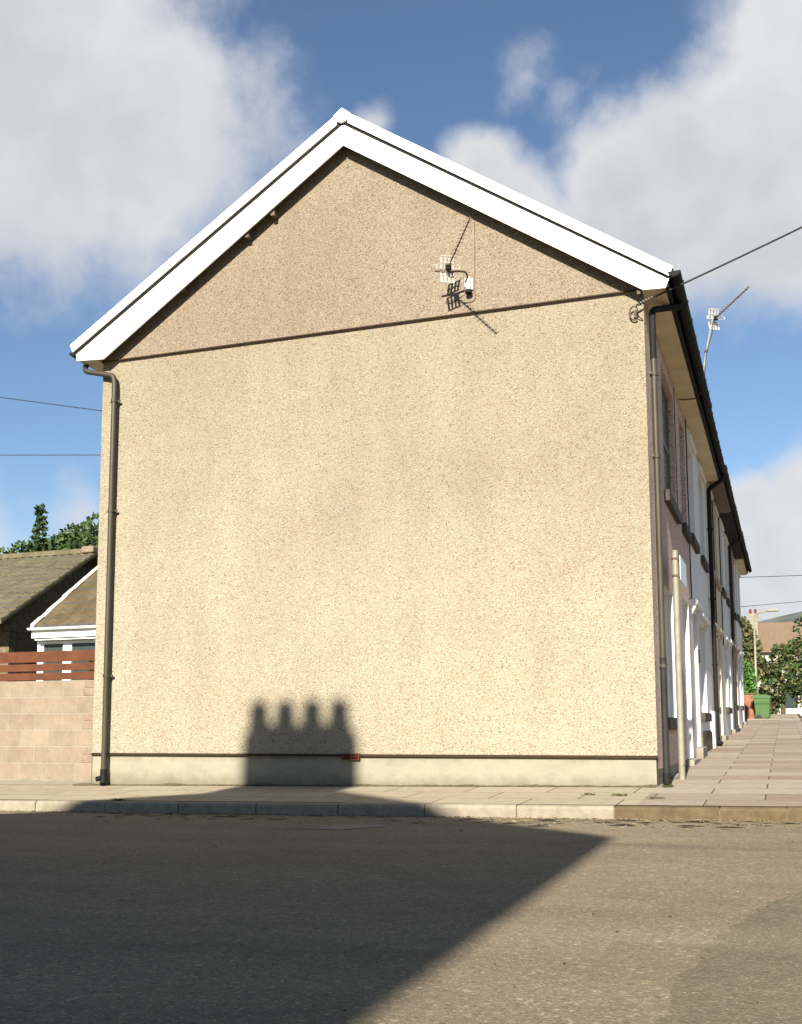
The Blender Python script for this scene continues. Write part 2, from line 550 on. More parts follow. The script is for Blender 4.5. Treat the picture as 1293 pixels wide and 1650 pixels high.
def arc_path(pts, rad=.06, n=6):
    """polyline with rounded corners"""
    pts = [Vector(p) for p in pts]
    out = [pts[0]]
    for i in range(1, len(pts) - 1):
        a, b, c = pts[i - 1], pts[i], pts[i + 1]
        d1, d2 = (a - b), (c - b)
        r = min(rad, d1.length * .45, d2.length * .45)
        p1, p2 = b + d1.normalized() * r, b + d2.normalized() * r
        for k in range(n + 1):
            t = k / n
            out.append(p1 * (1 - t) ** 2 + b * 2 * t * (1 - t) + p2 * t * t)
    out.append(pts[-1])
    return out


def sag_path(a, b, sag, n=24):
    a, b = Vector(a), Vector(b)
    return [a.lerp(b, k / n) - Vector((0, 0, sag * 4 * (k / n) * (1 - k / n))) for k in range(n + 1)]


# ------------------------------------------------------------------ ground
def clampf(v, a, b): return max(a, min(b, v))


def gz(x, y):
    z = .030 + .0116 * clampf(x, -16, 10)
    z += .028 * clampf(y, 0, 45)
    z += .035 * clampf(y, -2, 0)
    return z


def sheet(name, xs, ys, dz, mat, thick=0.0):
    mb = MB()
    vs = [(x, y, gz(x, y) + dz) for y in ys for x in xs]
    nx = len(xs)
    fs = [(j * nx + i, j * nx + i + 1, (j + 1) * nx + i + 1, (j + 1) * nx + i) for j in range(len(ys) - 1) for i in range(nx - 1)]
    mb.add(vs, fs)
    return mb.build(name, mat)


def frange(a, b, n): return [a + (b - a) * i / n for i in range(n + 1)]


XS = [-900, -300, -100, -60, -30, -16, -12, -8, -4, -2, 0, 1.3, 2, 4, 8.5, 10, 14, 30, 60, 100, 300, 900]
tag(sheet('ground', XS, [-900, -300, -100, -40, -20, -10, -2, 0, 2, 6, 10, 20, 30, 45, 60, 100, 300, 900], -.32, M['earth']), kind='structure')
KH = .115
tag(sheet('road', [-60, -30, -16, -12, -8, -4, -2, 0, 1.3, 2, 4, 8.5, 10, 30, 60], [-13.2, -10, -8, -6, -4, -2], -KH, M['road']), kind='structure')
tag(sheet('front_road', [2, 4, 8.5], [-2, 0, 5, 10, 20, 30, 45, 60], -KH + .002, M['road']), kind='structure')

# side pavement along the gable wall, front pavement with a rounded corner
tag(sheet('side_pavement', [-60, -30, -16, -12, -8, -4, -2, 0, .0001], [-1.87, -1, 0, .45], 0, M['flags']), kind='structure')
mb = MB()
ys = [-1.87, -1.2, 0, 5, 10, 20, 30, 38, 45, 60]
RC = .55
cor = [(1.87 - RC + RC * math.sin(a), -1.87 + RC - RC * math.cos(a)) for a in [R(15 * k) for k in range(7)]]
pts = [(0.0, -1.87)] + cor
zc_ = lambda x, y: (x, y, gz(x, y))
mb.add([zc_(*p) for p in pts] + [zc_(1.87, 0), zc_(0, 0)], [tuple(range(len(pts) + 2))])
for y0, y1 in zip(ys[2:-1], ys[3:]):
    mb.quad(zc_(0, y0), zc_(1.87, y0), zc_(1.87, y1), zc_(0, y1))
tag(mb.build('front_pavement', M['flags_front']), kind='structure')

tag(sheet('far_pavement', [-60, -30, -16, -8, -4, 0, 2], [-17, -13.33], 0, M['flags']), kind='structure')
tag(sheet('opposite_pavement', [8.63, 10.5], [-2, 0, 5, 10, 20, 30, 45, 60], 0, M['flags_front']), kind='structure')


def kerb_run(name, pieces, mat):
    mb = MB()
    for (xa, xb) in pieces:
        za, zb = gz(xa, -2), gz(xb, -2)
        g = .006
        j = random.uniform(-.004, .004)
        y0, y1 = -2.0 + random.uniform(-.006, .006), -1.868
        # chamfered front profile
        prof = [(y0, -.30), (y0, -.028), (y0 + .008, -.010), (y0 + .026, .002 + j), (y1, .003 + j), (y1, -.30)]
        n = len(prof)
        vs = [(xa + g, y, za + z) for y, z in prof] + [(xb - g, y, zb + z) for y, z in prof]
        fs = [tuple(range(n)), tuple(range(2 * n - 1, n - 1, -1))] + [(i, n + i, n + (i + 1) % n, (i + 1) % n) for i in range(n)]
        mb.add(vs, fs)
        mb.box(xb - g, xb + g, y0 + .012, y1, min(za, zb) - .3, zb - .012, 1)
    return tag(mb.build(name, [mat, M['stone']]), kind='structure')


xs_ = [-.183 - .921 * k for k in range(0, 40)]
kerb_run('kerb', [(xs_[i + 1], xs_[i]) for i in range(len(xs_) - 1)], M['kerb_pale'])
kerb_run('old_kerb', [(-.183, .75), (.75, 1.32)], M['kerb_old'])
# kerb round the corner and up the front street
mb = MB()
path = [(1.32, -2.0)] + [(1.32 + .68 * math.sin(R(a)), -1.32 - .68 * math.cos(R(a))) for a in range(15, 91, 15)]
path += [(2.0, y) for y in (-.4, .6, 5, 10, 20, 30, 45, 60)]
inn = [(1.32, -1.868)] + [(1.32 + .548 * math.sin(R(a)), -1.32 - .548 * math.cos(R(a))) for a in range(15, 91, 15)]
inn += [(1.868, y) for y in (-.4, .6, 5, 10, 20, 30, 45, 60)]
for i in range(len(path) - 1):
    a, b, c, d = path[i], path[i + 1], inn[i + 1], inn[i]
    top = [(p[0], p[1], gz(*p) + .003) for p in (a, b, c, d)]
    bot = [(p[0], p[1], gz(*p) - .3) for p in (a, b, c, d)]
    mb.add(top + bot, [(0, 1, 2, 3), (0, 4, 5, 1), (2, 6, 7, 3)])
tag(mb.build('corner_kerb', M['kerb_old']), kind='structure')
mb = MB()
for xa, xb in zip([-60, -30, -16, -8, 0], [-30, -16, -8, 0, 2]):
    top = [(xa, -13.33, gz(xa, -13) + .003), (xb, -13.33, gz(xb, -13) + .003), (xb, -13.2, gz(xb, -13) + .003), (xa, -13.2, gz(xa, -13) + .003)]
    bot = [(p[0], p[1], p[2] - .3) for p in top]
    mb.add(top + bot, [(0, 1, 2, 3), (3, 2, 6, 7)])
tag(mb.build('far_kerb', M['kerb_pale']), kind='structure')

# repair patch in the near right of the road, irregular edge, and a worn pale patch near the kerb


def patch(name, poly, mat, dz=.004):
    mb = MB()
    cx = sum(p[0] for p in poly) / len(poly); cy = sum(p[1] for p in poly) / len(poly)
    out = []
    for i, p in enumerate(poly):
        q = poly[(i + 1) % len(poly)]
        for k in range(8):
            t = k / 8
            out.append((p[0] + (q[0] - p[0]) * t + random.uniform(-.02, .02), p[1] + (q[1] - p[1]) * t + random.uniform(-.02, .02)))
    vs = [(cx, cy, gz(cx, cy) - KH + dz)] + [(x, y, gz(x, y) - KH + dz) for x, y in out]
    n = len(out)
    mb.add(vs, [(0, 1 + i, 1 + (i + 1) % n) for i in range(n)])
    return tag(mb.build(name, mat), kind='structure')


patch('road_patch', [(1.24, -6.65), (1.5, -5.9), (4.5, -4.2), (6, -8.5), (3, -11.5), (.96, -9.2), (.97, -8.4), (1.03, -7.75), (1.12, -7.2)], M['patch'])
patch('worn_road_patch', [(-2.75, -3.5), (-2.45, -3.1), (-2.1, -2.95), (-2.0, -3.2), (-2.3, -3.5)], M['pale_patch'])

# ------------------------------------------------------------------ terraced houses
XL, XC = -7.336, -3.675          # rear wall and ridge line
ZE = 5.62                        # soffit level


def facade(y0, y1, z0, z1, ops, depth, mwall, name, parent):
    """front wall in the plane x = 0, real holes with reveals"""
    ysx = sorted(set([y0, y1] + [v for o in ops for v in o[:2]]))
    zsx = sorted(set([z0, z1] + [v for o in ops for v in o[2:4]]))
    mb = MB()
    for ya, yb in zip(ysx, ysx[1:]):
        for za, zb in zip(zsx, zsx[1:]):
            ym, zm = (ya + yb) / 2, (za + zb) / 2
            if any(o[0] < ym < o[1] and o[2] < zm < o[3] for o in ops): continue
            mb.quad((0, ya, za), (0, yb, za), (0, yb, zb), (0, ya, zb))
    for o in ops:
        ya, yb, za, zb = o[:4]
        d = -depth
        mi = o[4] if len(o) > 4 else 1
        mb.quad((0, ya, za), (0, ya, zb), (d, ya, zb), (d, ya, za), mi)
        mb.quad((0, yb, zb), (0, yb, za), (d, yb, za), (d, yb, zb), mi)
        mb.quad((0, ya, zb), (0, yb, zb), (d, yb, zb), (d, ya, zb), mi)
        mb.quad((0, yb, za), (0, ya, za), (d, ya, za), (d, yb, za), mi)
    return mb


def window(parent, ya, yb, za, zb, depth, glass='glass', fr='frame', sillm='sill', sash=True, sill=True, sill_p=.07):
    x = -depth
    fw = .06
    mb = MB()
    mb.box(x - .04, x + .035, ya + .002, ya + fw, za + .002, zb - .002)
    mb.box(x - .04, x + .035, yb - fw, yb - .002, za + .002, zb - .002)
    mb.box(x - .04, x + .033, ya + fw, yb - fw, zb - fw, zb - .002)
    mb.box(x - .04, x + .033, ya + fw, yb - fw, za + .002, za + fw)
    zm = za + (zb - za) * (.5 if sash else .72)
    mb.box(x - .04, x + .03, ya + fw, yb - fw, zm - .025, zm + .025)
    w = mb.build('window', M[fr], parent)
    MB().box(x - .03, x + .008, ya + fw, yb - fw, za + fw, zb - fw).build('pane', M[glass], w)
    if sill:
        MB().bbox(-.02, sill_p, ya - .09, yb + .09, za - .15, za - .003, .008).build('sill', M[sillm], w)
    return w


def door(parent, ya, yb, za, zb, depth, mat='door'):
    x = -depth
    mb = MB()
    mb.box(x - .05, x + .02, ya + .002, ya + .06, za, zb - .002)
    mb.box(x - .05, x + .02, yb - .06, yb - .002, za, zb - .002)
    mb.box(x - .05, x + .018, ya + .06, yb - .06, zb - .07, zb - .002)
    f = mb.build('door_frame', M['frame'], parent)
    mb = MB().box(x - .05, x - .005, ya + .06, yb - .06, za + .03, zb - .45)
    w = yb - ya - .12
    for (u0, u1) in ((.12, .45), (.55, .88)):
        for (t0, t1) in ((.08, .42), (.5, .92)):
            mb.bbox(x - .01, x + .008, ya + .06 + w * u0, ya + .06 + w * u1, za + (zb - za - .45) * t0, za + (zb - za - .45) * t1, .006)
    d = mb.build('door', M[mat], parent)
    MB().tube([(x - .0, yb - .14, za + 1.0), (x + .05, yb - .14, za + 1.0), (x + .05, yb - .24, za + 1.0)], .012, 8).build('handle', M['iron'], d)
    MB().box(x - .04, x - .01, ya + .06, yb - .06, zb - .43, zb - .07).build('fanlight', M['glass'], f)
    MB().bbox(-.16, .10, ya - .05, yb + .05, za - .22, za - .005, .01).build('doorstep', M['plinth_grey'], parent)
    return d


def hood(parent, ya, yb, z, mat, proj=.10, brackets=True):
    mb = MB()
    prof = [(0.0, z + .13), (proj * .5, z + .11), (proj, z + .04), (proj, z), (proj * .8, z - .02), (0.0, z - .02)]
    mb.prism(prof, ya, yb, 'y')
    if brackets:
        for yc in (ya + .07, yb - .07):
            mb.prism([(0, z - .02), (proj * .7, z - .02), (proj * .55, z - .08), (proj * .22, z - .13), (0, z - .20)], yc - .055, yc + .055, 'y')
    return mb.build('hood', mat, parent)


def roof_part(parent, y0, y1, za, zb, zr, mat, xl=-7.70, xr=.36):
    mb = MB()
    t = .075
    mb.prism([(xl, za), (XC, zr), (xr, zb), (xr, zb - t), (XC, zr - t * 1.3), (xl, za - t)], y0, y1, 'y')
    r = mb.build('roof', mat, parent)
    rt = MB()
    n = max(2, int((y1 - y0) / .45))
    for k in range(n):
        a = y0 + (y1 - y0) * k / n
        b = y0 + (y1 - y0) * (k + 1) / n - .01
        rt.prism([(XC - .14, zr - .07), (XC - .09, zr + .005), (XC, zr + .045), (XC + .09, zr + .005), (XC + .14, zr - .07)], a, b, 'y')
    rt.build('ridge_tiles', mat, r)
    return r


def gutter(parent, y0, y1, x, z, mat, r=.062, joint=.62):
    mb = MB()
    n = 10
    prof = [(x + r * math.cos(math.pi + math.pi * k / n), z + r * math.sin(math.pi + math.pi * k / n)) for k in range(n + 1)]
    prof += [(x + (r - .006) * math.cos(2 * math.pi - math.pi * k / n), z + .004 + (r - .006) * math.sin(2 * math.pi - math.pi * k / n)) for k in range(n + 1)]
    mb.prism(prof, y0, y1, 'y')
    y = y0 + .3
    while y < y1:
        pr = [(x + (r + .009) * math.cos(math.pi + math.pi * k / n), z + .006 + (r + .009) * math.sin(math.pi + math.pi * k / n)) for k in range(n + 1)]
        mb.prism(pr, y, y + .05, 'y')
        y += joint
    g = mb.build('gutter', mat, parent, smooth=True)
    # closed stop ends
    for yy in (y0 + .004, y1 - .004):
        MB().prism([(x + (r - .003) * math.cos(math.pi + math.pi * k / n), z + (r - .003) * math.sin(math.pi + math.pi * k / n)) for k in range(n + 1)], yy - .004, yy + .004, 'y').build('stop_end', mat, g)
    return g


def clips(parent, x, y, zs, r, mat, wall):
    """pipe brackets; wall is 'y' (pipe in front of the gable) or 'x' (front facade)"""
    for z in zs:
        mb = MB()
        mb.tube([(x, y, z - .022), (x, y, z + .022)], r * 1.22, 14)
        if wall == 'y':
            mb.box(x - r * 2.1, x + r * 2.1, y + r * .6, y + r * 1.1, z - .015, z + .015)
        else:
            mb.box(x - r * 1.1, x - r * .6, y - r * 2.1, y + r * 2.1, z - .015, z + .015)
        mb.build('pipe_clip', mat, parent, smooth=False)


# --- the gable house
H1Y = 5.25
h1 = empty('terraced_house', (-3.67, 0, 0), 'end terrace house with huge blank cream pebbledashed gable and white bargeboards', 'house', 'houses of the terrace')
RE = Vector((.335, 5.80)); LE = Vector((-7.70, 5.92)); AP = Vector((XC, 8.50))


def gable_z(x):          # underside of the roof over the wall
    if x < XC: return LE.y + (AP.y - LE.y) * (x - LE.x) / (AP.x - LE.x) - .11
    return RE.y + (AP.y - RE.y) * (RE.x - x) / (RE.x - AP.x) - .11


ops1 = [(.85, 2.35, .80, 2.42, 1), (3.75, 4.80, .22, 2.55, 1), (1.75, 3.30, 3.70, 5.40, 0), (4.22, 5.08, 3.72, 5.40, 0)]
mb = facade(0, H1Y, .36, ZE + .02, ops1, .14, None, 'wall', h1)
mb.mi = [2 if i == 0 else 1 for i in mb.mi]
# lower gable field with a rounded arris at the front corner, facing the side road
mb.quad((XL, 0, .36), (0, 0, .36), (0, 0, 5.70), (XL, 0, 5.70), 0)
# upper gable field stands 25 mm proud, kicked out over a drip
yt = -.026
zt = 5.715
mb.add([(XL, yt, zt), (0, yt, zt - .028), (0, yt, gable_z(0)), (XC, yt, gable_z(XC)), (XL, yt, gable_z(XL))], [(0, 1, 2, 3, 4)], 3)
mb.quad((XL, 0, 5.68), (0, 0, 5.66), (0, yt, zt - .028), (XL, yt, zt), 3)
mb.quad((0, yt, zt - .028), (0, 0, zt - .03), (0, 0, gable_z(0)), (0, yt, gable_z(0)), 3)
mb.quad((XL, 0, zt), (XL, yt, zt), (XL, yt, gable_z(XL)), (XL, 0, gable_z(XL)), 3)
# rear and party sides
mb.quad((XL, 0, -.4), (XL, 0, 5.8), (XL, H1Y, 5.8), (XL, H1Y, -.4), 0)
mb.quad((XL, H1Y, -.4), (XL, H1Y, 5.8), (0, H1Y, 5.8), (0, H1Y, -.4), 0)
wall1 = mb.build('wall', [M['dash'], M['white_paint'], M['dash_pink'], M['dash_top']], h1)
# drip beads
mb = MB()
mb.prism([(-.002, .006), (yt - .016, .004), (yt - .017, .014), (yt + .002, .026), (-.002, .026)], 0, 1, 'x')
mb.v = [Vector((XL + (0 - XL) * v.x, v.y, v.z + zt - .014 - .028 * v.x)) for v in mb.v]
mb.build('drip_bead', M['bead'], wall1)
mb = MB()
mb.prism([(.02, 0), (-.026, -.002), (-.028, .008), (-.004, .026), (.02, .026)], XL, .006, 'x')
mb.v = [Vector((v.x, v.y, v.z + .345)) for v in mb.v]
mb.build('drip_bead', M['bead'], wall1)
# plinth
mb = MB()
zpl = .347
mb.quad((XL - .002, .014, -.45), (-.016, .014, -.45), (-.016, .014, zpl), (XL - .002, .014, zpl))
mb.build('plinth', M['plinth'], h1)
mb = MB()
mb.quad((-.012, .0142, -.3), (-.012, 3.75, -.3), (-.012, 3.75, .365), (-.012, .0142, .365))
mb.quad((-.012, 4.80, -.3), (-.012, H1Y, -.3), (-.012, H1Y, .365), (-.012, 4.80, .365))
mb.quad((-.012, 3.75, -.3), (-.012, 4.80, -.3), (-.012, 4.80, .20), (-.012, 3.75, .20))
mb.build('plinth', M['plinth_grey'], h1)
# openings
window(h1, .85, 2.35, .80, 2.42, .14, 'glass', 'frame', 'sill', False)
window(h1, 1.75, 3.30, 3.70, 5.40, .10, 'glass_grey', 'frame_grey', 'sill')
window(h1, 4.22, 5.08, 3.72, 5.40, .10, 'glass_grey', 'frame_grey', 'sill')
door(h1, 3.75, 4.80, .22, 2.55, .14)
# roof
roof_part(h1, -.17, H1Y, LE.y, RE.y + .01, AP.y, M['slate'])
# soffit boxes on both eaves
mb = MB()
mb.prism([(.002, ZE), (.26, ZE), (.26, RE.y - .07), (.002, RE.y + .13)], -.165, H1Y, 'y')
so = mb.build('soffit', M['upvc_dirty'], h1)
mb = MB()
mb.prism([(XL - .002, 5.70), (-7.60, 5.70), (-7.60, LE.y - .08), (XL - .002, LE.y + .12)], -.165, H1Y, 'y')
mb.build('soffit', M['upvc_dirty'], h1)
# bargeboards (two boards with a butt joint at the apex)


def board(pts, y0, y1, name, mat, parent):
    return MB().prism(pts, y0, y1, 'y').build(name, mat, parent)


g_ = .006
bl = board([(XC - g_, 8.075), (XC - g_, 8.405), (-7.655, 5.83), (-7.632, 5.715), (-7.205, 5.69)][::-1], -.192, -.168, 'bargeboard', M['upvc'], h1)
br = board([(XC + g_, 8.075), (XC + g_, 8.405), (.315, 5.715), (.268, 5.600), (.020, 5.612)], -.192, -.168, 'bargeboard', M['upvc'], h1)
MB().box(XC - .02, XC + .02, -.186, -.166, 8.09, 8.40).build('joint_strip', M['batten'], bl)
# dry verge capping above the boards
SL = (8.544 - 5.93) / (XC + 7.727); SR = (8.544 - 5.81) / (.355 - XC)


def verge(sign):
    mb = MB()
    if sign < 0:
        a0, a1, z1, z0 = XC - .075, -7.727, 5.93, 8.53 - .075 * SL
        dx, dz = .045, -.095
    else:
        a0, a1, z1, z0 = XC + .075, .355, 5.815, 8.53 - .075 * SR
        dx, dz = -.040, -.095
    v = .128
    poly = [(a0, z0), (a1, z1), (a1 + dx, z1 + dz), (a0, z0 - v)]
    if sign > 0: poly = poly[::-1]
    mb.prism(poly, -.228, -.20, 'y')
    # lip returning over the roof
    lip = [(a0, z0 + .012), (a1, z1 + .012), (a1, z1 - .004), (a0, z0 - .004)]
    if sign > 0: lip = lip[::-1]
    mb.prism(lip, -.224, -.06, 'y')
    return mb.build('verge_cap', M['upvc'], h1)


verge(-1); verge(1)
rc = MB().prism([(XC, 8.560), (XC + .115, 8.470), (XC + .07, 8.39), (XC + .025, 8.37), (XC - .025, 8.37), (XC - .07, 8.39), (XC - .115, 8.475)], -.236, -.199, 'y').build('ridge_cap', M['upvc'], h1)
MB().tube([(XC - .012, -.242, 8.455), (XC - .012, -.23, 8.455)], .009, 10).build('screw', M['iron'], rc)
# dark strips stand in for the shade in the gap between cap and board
board([(XC, 8.43), (XC, 8.36), (-7.66, 5.80), (-7.68, 5.86)][::-1], -.199, -.193, 'gap_shade_strip', M['pipe_dark'], h1)
board([(XC, 8.43), (XC, 8.36), (.30, 5.70), (.33, 5.755)], -.199, -.193, 'gap_shade_strip', M['pipe_dark'], h1)
# batten ends peeping out below the left board, and one by the right soffit
for (bx, bz) in ((-4.685, 7.36), (-5.06, 7.125), (-6.02, 6.53)):
    MB().bbox(bx - .028, bx + .028, -.15, -.03, bz - .032, bz + .03, .004).build('batten_end', M['batten'], h1)
MB().bbox(-.055, -.015, -.15, -.05, 5.585, 5.65, .004).build('batten_end', M['batten'], h1)
# gutters
gutter(h1, -.235, H1Y, .372, 5.765, M['pipe_dark'], .07)
gl = gutter(h1, -.15, H1Y, -7.735, 5.865, M['pipe_dark'])
MB().box(.262, .30, -.16, H1Y, 5.622, 5.80).build('fascia', M['pipe_dark'], h1)
MB().box(-7.62, -7.602, -.16, H1Y, 5.72, 5.88).build('fascia', M['pipe_dark'], h1)
# left downpipe on the gable
PR = .0365
path = arc_path([(-7.60, .03, 5.80), (-7.60, -.075, 5.60), (-7.10, -.085, 5.475), (-7.085, -.085, 5.33)], .09)
path += [Vector((-7.088, -.085, z)) for z in (4.2, 3.0, 1.8, .5)] + [Vector((-7.09, -.085, .09))]
dp = MB().tube(path, PR, 16).build('downpipe', M['pipe'], h1, smooth=True)
clips(dp, -7.086, -.085, (5.12, 3.60, 1.38), PR, M['pipe'], 'y')
sh = MB().tube(arc_path([(-7.09, -.085, .16), (-7.09, -.085, .05), (-7.06, -.13, -.035)], .05), PR * 1.22, 16)
sh.tube([(-7.10, -.125, .045), (-7.135, -.175, .035)], .033, 12)
sh.build('pipe_shoe', M['pipe_dark'], dp, smooth=True)
# right downpipe at the front corner
path = arc_path([(.365, .55, 5.73), (.35, .53, 5.64), (.080, .16, 5.50), (.078, .13, 5.36)], .07)
path += [Vector((.078, .13, z)) for k, z in enumerate((4.9,))]
dp = MB().tube(path, PR * 1.05, 16).build('downpipe', M['pipe_dark'], h1, smooth=True)
MB().tube([(.078, .13, z) for z in (5.0, 4.0, 3.0, 2.0, 1.4)], PR * .95, 16).build('pipe_length', M['pipe'], dp, smooth=True)
MB().tube([(.078, .13, z) for z in (1.45, 1.38, .8, .2, .13)], [PR * 1.1, PR, PR, PR, PR], 16).build('pipe_length', M['pipe_grey'], dp, smooth=True)
clips(dp, .078, .13, (4.72, 3.75, 1.36), PR, M['pipe'], 'x')
sh = MB().tube(arc_path([(.078, .13, .18), (.078, .125, .07), (.10, .07, .03)], .05), PR * 1.2, 16)
sh.tube([(.10, .072, .055), (.102, .055, .053)], .028, 12, mi=1)
sh.build('pipe_shoe', [M['pipe_dark'], M['black']], dp, smooth=True)
# air brick
mb = MB()
ax0, ax1, az0, az1 = -3.735, -3.508, .302, .378
for (x0, x1, z0, z1) in ((ax0, ax1, az0, az0 + .014), (ax0, ax1, az1 - .014, az1), (ax0, ax0 + .016, az0 + .014, az1 - .014), (ax1 - .016, ax1, az0 + .014, az1 - .014),
                         ((ax0 + ax1) / 2 - .011, (ax0 + ax1) / 2 + .011, az0 + .014, az1 - .014), (ax0 + .016, (ax0 + ax1) / 2 - .011, .334, .346), ((ax0 + ax1) / 2 + .011, ax1 - .016, .334, .346)):
    mb.box(x0, x1, -.034, .02, z0, z1)
ab = mb.build('air_brick', M['terracotta'], h1)
MB().box(ax0 + .01, ax1 - .01, -.008, .012, az0 + .01, az1 - .01).build('vent_hole', M['black'], ab)

# --- the further houses of the row


def terrace(y0, y1, label, mat, gfw, dr, ups, g, sill_gf, sill_up, eave, opts):
    base = gz(0, (y0 + y1) / 2)
    h = empty('terraced_house', (-3.67, (y0 + y1) / 2, base), label, 'house', 'houses of the terrace')
    de = opts.get('depth', .14)
    gh = opts.get('gh', 1.55)
    ops = [(*gfw, sill_gf, sill_gf + gh, 1), (*dr, base + .12, base + 2.3, 1)] + [(*u, sill_up, sill_up + 1.55, 1) for u in ups]
    mb = facade(y0, y1, -.3, eave + .02, ops, de, None, 'wall', h)
    mb.quad((XL, y0, -.4), (XL, y0, eave + .2), (XL, y1, eave + .2), (XL, y1, -.4))
    mb.quad((XL, y1, -.4), (XL, y1, eave), (0, y1, eave), (0, y1, -.4))
    mb.add([(XL, y1, eave), (0, y1, eave), (XC, y1, eave + 2.75)], [(0, 1, 2)])
    mb.build('wall', [M[mat], M[opts.get('reveal', 'white_paint')]], h)
    sm = opts.get('sill', 'sill')
    window(h, *gfw, sill_gf, sill_gf + gh, de, 'glass', 'frame', sm)
    for u in ups:
        window(h, *u, sill_up, sill_up + 1.55, de, 'glass_grey', 'frame', sm)
    door(h, *dr, base + .12, base + 2.3, de, opts.get('door', 'door'))
    if opts.get('hoods', True):
        hm = M[opts.get('hoodm', 'white_paint')]
        hood(h, dr[0] - .12, dr[1] + .12, base + 2.40, hm)
        hood(h, gfw[0] - .12, gfw[1] + .12, sill_gf + gh + .08, hm)
        for u in ups:
            hood(h, u[0] - .1, u[1] + .1, min(sill_up + 1.63, eave - .2), hm, .07, False)
    zr = eave + 2.88
    roof_part(h, y0 + .002, y1 + opts.get('over', 0), eave + .17, eave + .17, zr, M['slate'])
    sf = opts.get('soffit', 'upvc_dirty')
    if opts.get('box', True):
        MB().prism([(.002, eave), (.26, eave), (.26, eave + .11), (.002, eave + .3)], y0 + .002, y1 + opts.get('over', 0) - .01, 'y').build('soffit', M[sf], h)
    gutter(h, y0 + .005, y1 + opts.get('over', 0), .365, eave + .145, M['pipe_dark'])
    MB().box(.262, .30, y0 + .004, y1 - .004, eave + .02, eave + .18).build('fascia', M[opts.get('fascia', 'pipe_dark')], h)
    if 'pipe' in opts:
        yp, pm = opts['pipe']
        pz = gz(.1, yp)
        path = arc_path([(.365, yp + .05, eave + .12), (.35, yp + .04, eave - .02), (.075, yp, eave - .2), (.075, yp, eave - .4)], .06)
        path += [Vector((.075, yp, z)) for z in (4.2, 2.8, 1.6, pz + .3, pz + .08)]
        d = MB().tube(path, .045, 14).build('downpipe', M[pm], h, smooth=True)
        clips(d, .075, yp, (4.6, 3.2, 1.9, pz + .7), .045, M[pm], 'x')
        MB().tube(arc_path([(.075, yp, pz + .18), (.075, yp, pz + .08), (.15, yp - .03, pz + .04)], .05), .052, 12).build('pipe_shoe', M[pm], d, smooth=True)
    return h


T2 = terrace(5.25, 10.0, 'white terrace house with scrolled door hood, adjoining the pebbledashed gable house', 'white_paint',
             (6.75, 8.30), (5.55, 6.42), [(5.62, 6.75), (8.0, 9.15)], 0, .93, 3.80, 5.62, dict(pipe=(9.78, 'pipe_dark')))
MB().quad((.004, 6.55, .0), (.004, 9.0, .0), (.004, 9.0, .62), (.004, 6.55, .60)).box(.0, .03, 6.5, 9.0, -.2, .60).build('stone_plinth', M['stone'], T2)
MB().bbox(-.02, .07, 9.05, 9.45, -.2, .98, .01).build('pilaster', M['white_paint'], T2)
MB().bbox(-.01, .022, 6.50, 6.56, 1.75, 1.98, .004).build('letterbox', M['pipe_dark'], T2)
T3 = terrace(10.0, 14.4, 'cream painted terrace house between two white ones, brown boards under its eaves', 'cream_paint',
             (10.35, 11.55), (12.5, 13.35), [(10.4, 11.5), (12.5, 13.5)], 0, 1.10, 3.95, 5.80, dict(sill='sill_cream', reveal='cream_paint', hoodm='cream_paint', soffit='door_brown', fascia='door_brown'))
T4 = terrace(14.4, 18.7, 'soft white terrace house beyond the cream one, grey downpipe at its far edge', 'white_paint2',
             (14.9, 16.4), (17.2, 18.0), [(14.8, 15.9), (17.0, 18.0)], 0, 1.16, 4.05, 5.85, dict(soffit='pipe_dark', pipe=(18.55, 'pipe_grey')))
T5 = terrace(18.7, 23.0, 'dull mauve terrace house, last but one at the far end of the row', 'pink_paint',
             (19.3, 20.6), (21.6, 22.4), [(19.3, 20.4), (21.4, 22.4)], 0, 1.30, 4.10, 5.95, dict(soffit='pipe_dark', reveal='pink_paint', hoodm='pink_paint'))
T6 = terrace(23.0, 27.4, 'white terrace house at the far end of the row with a pale boxed eave', 'white_paint',
             (23.6, 24.9), (25.7, 26.5), [(23.5, 24.6), (25.6, 26.6)], 0, 1.36, 4.25, 6.05, dict(over=.15, reveal='white_paint2'))
for (yp, t) in ((11.9, T3), (14.38, T3)):
    MB().tube([(.02, yp, 5.7), (.02, yp, 4.0), (.02, yp + .02, 2.6)], .014, 8).build('wall_cable', M['cable'], t)

# cable clipped down the joint between the first two houses
mb = MB()
pth = [(.02, 5.24 + .015 * math.sin(z * 5), z) for z in [5.6 - .15 * k for k in range(20)]]
pth += [(.02, 5.20, 2.70), (.022, 4.78, 2.64)]
tag(mb.tube(pth, .011, 8).build('wall_cable', M['cable'], smooth=True), 'black cable running down the joint between the pebbledashed house and the white house', 'cable')
mb = MB()
pth = [(.016, 3.36 + .01 * math.sin(z * 4), z) for z in [5.55 - .15 * k for k in range(13)]]
tag(mb.tube(pth, .006, 6).build('wall_cable', M['cable'], smooth=True), 'thin black cable down the shaded front beside the nearest upstairs window', 'cable')

# ------------------------------------------------------------------ aerials
BD = Vector((math.sin(R(29)), -math.cos(R(29)), .04)).normalized()       # both point at the same transmitter
SD = Vector((math.cos(R(28)), math.sin(R(28)), 0))


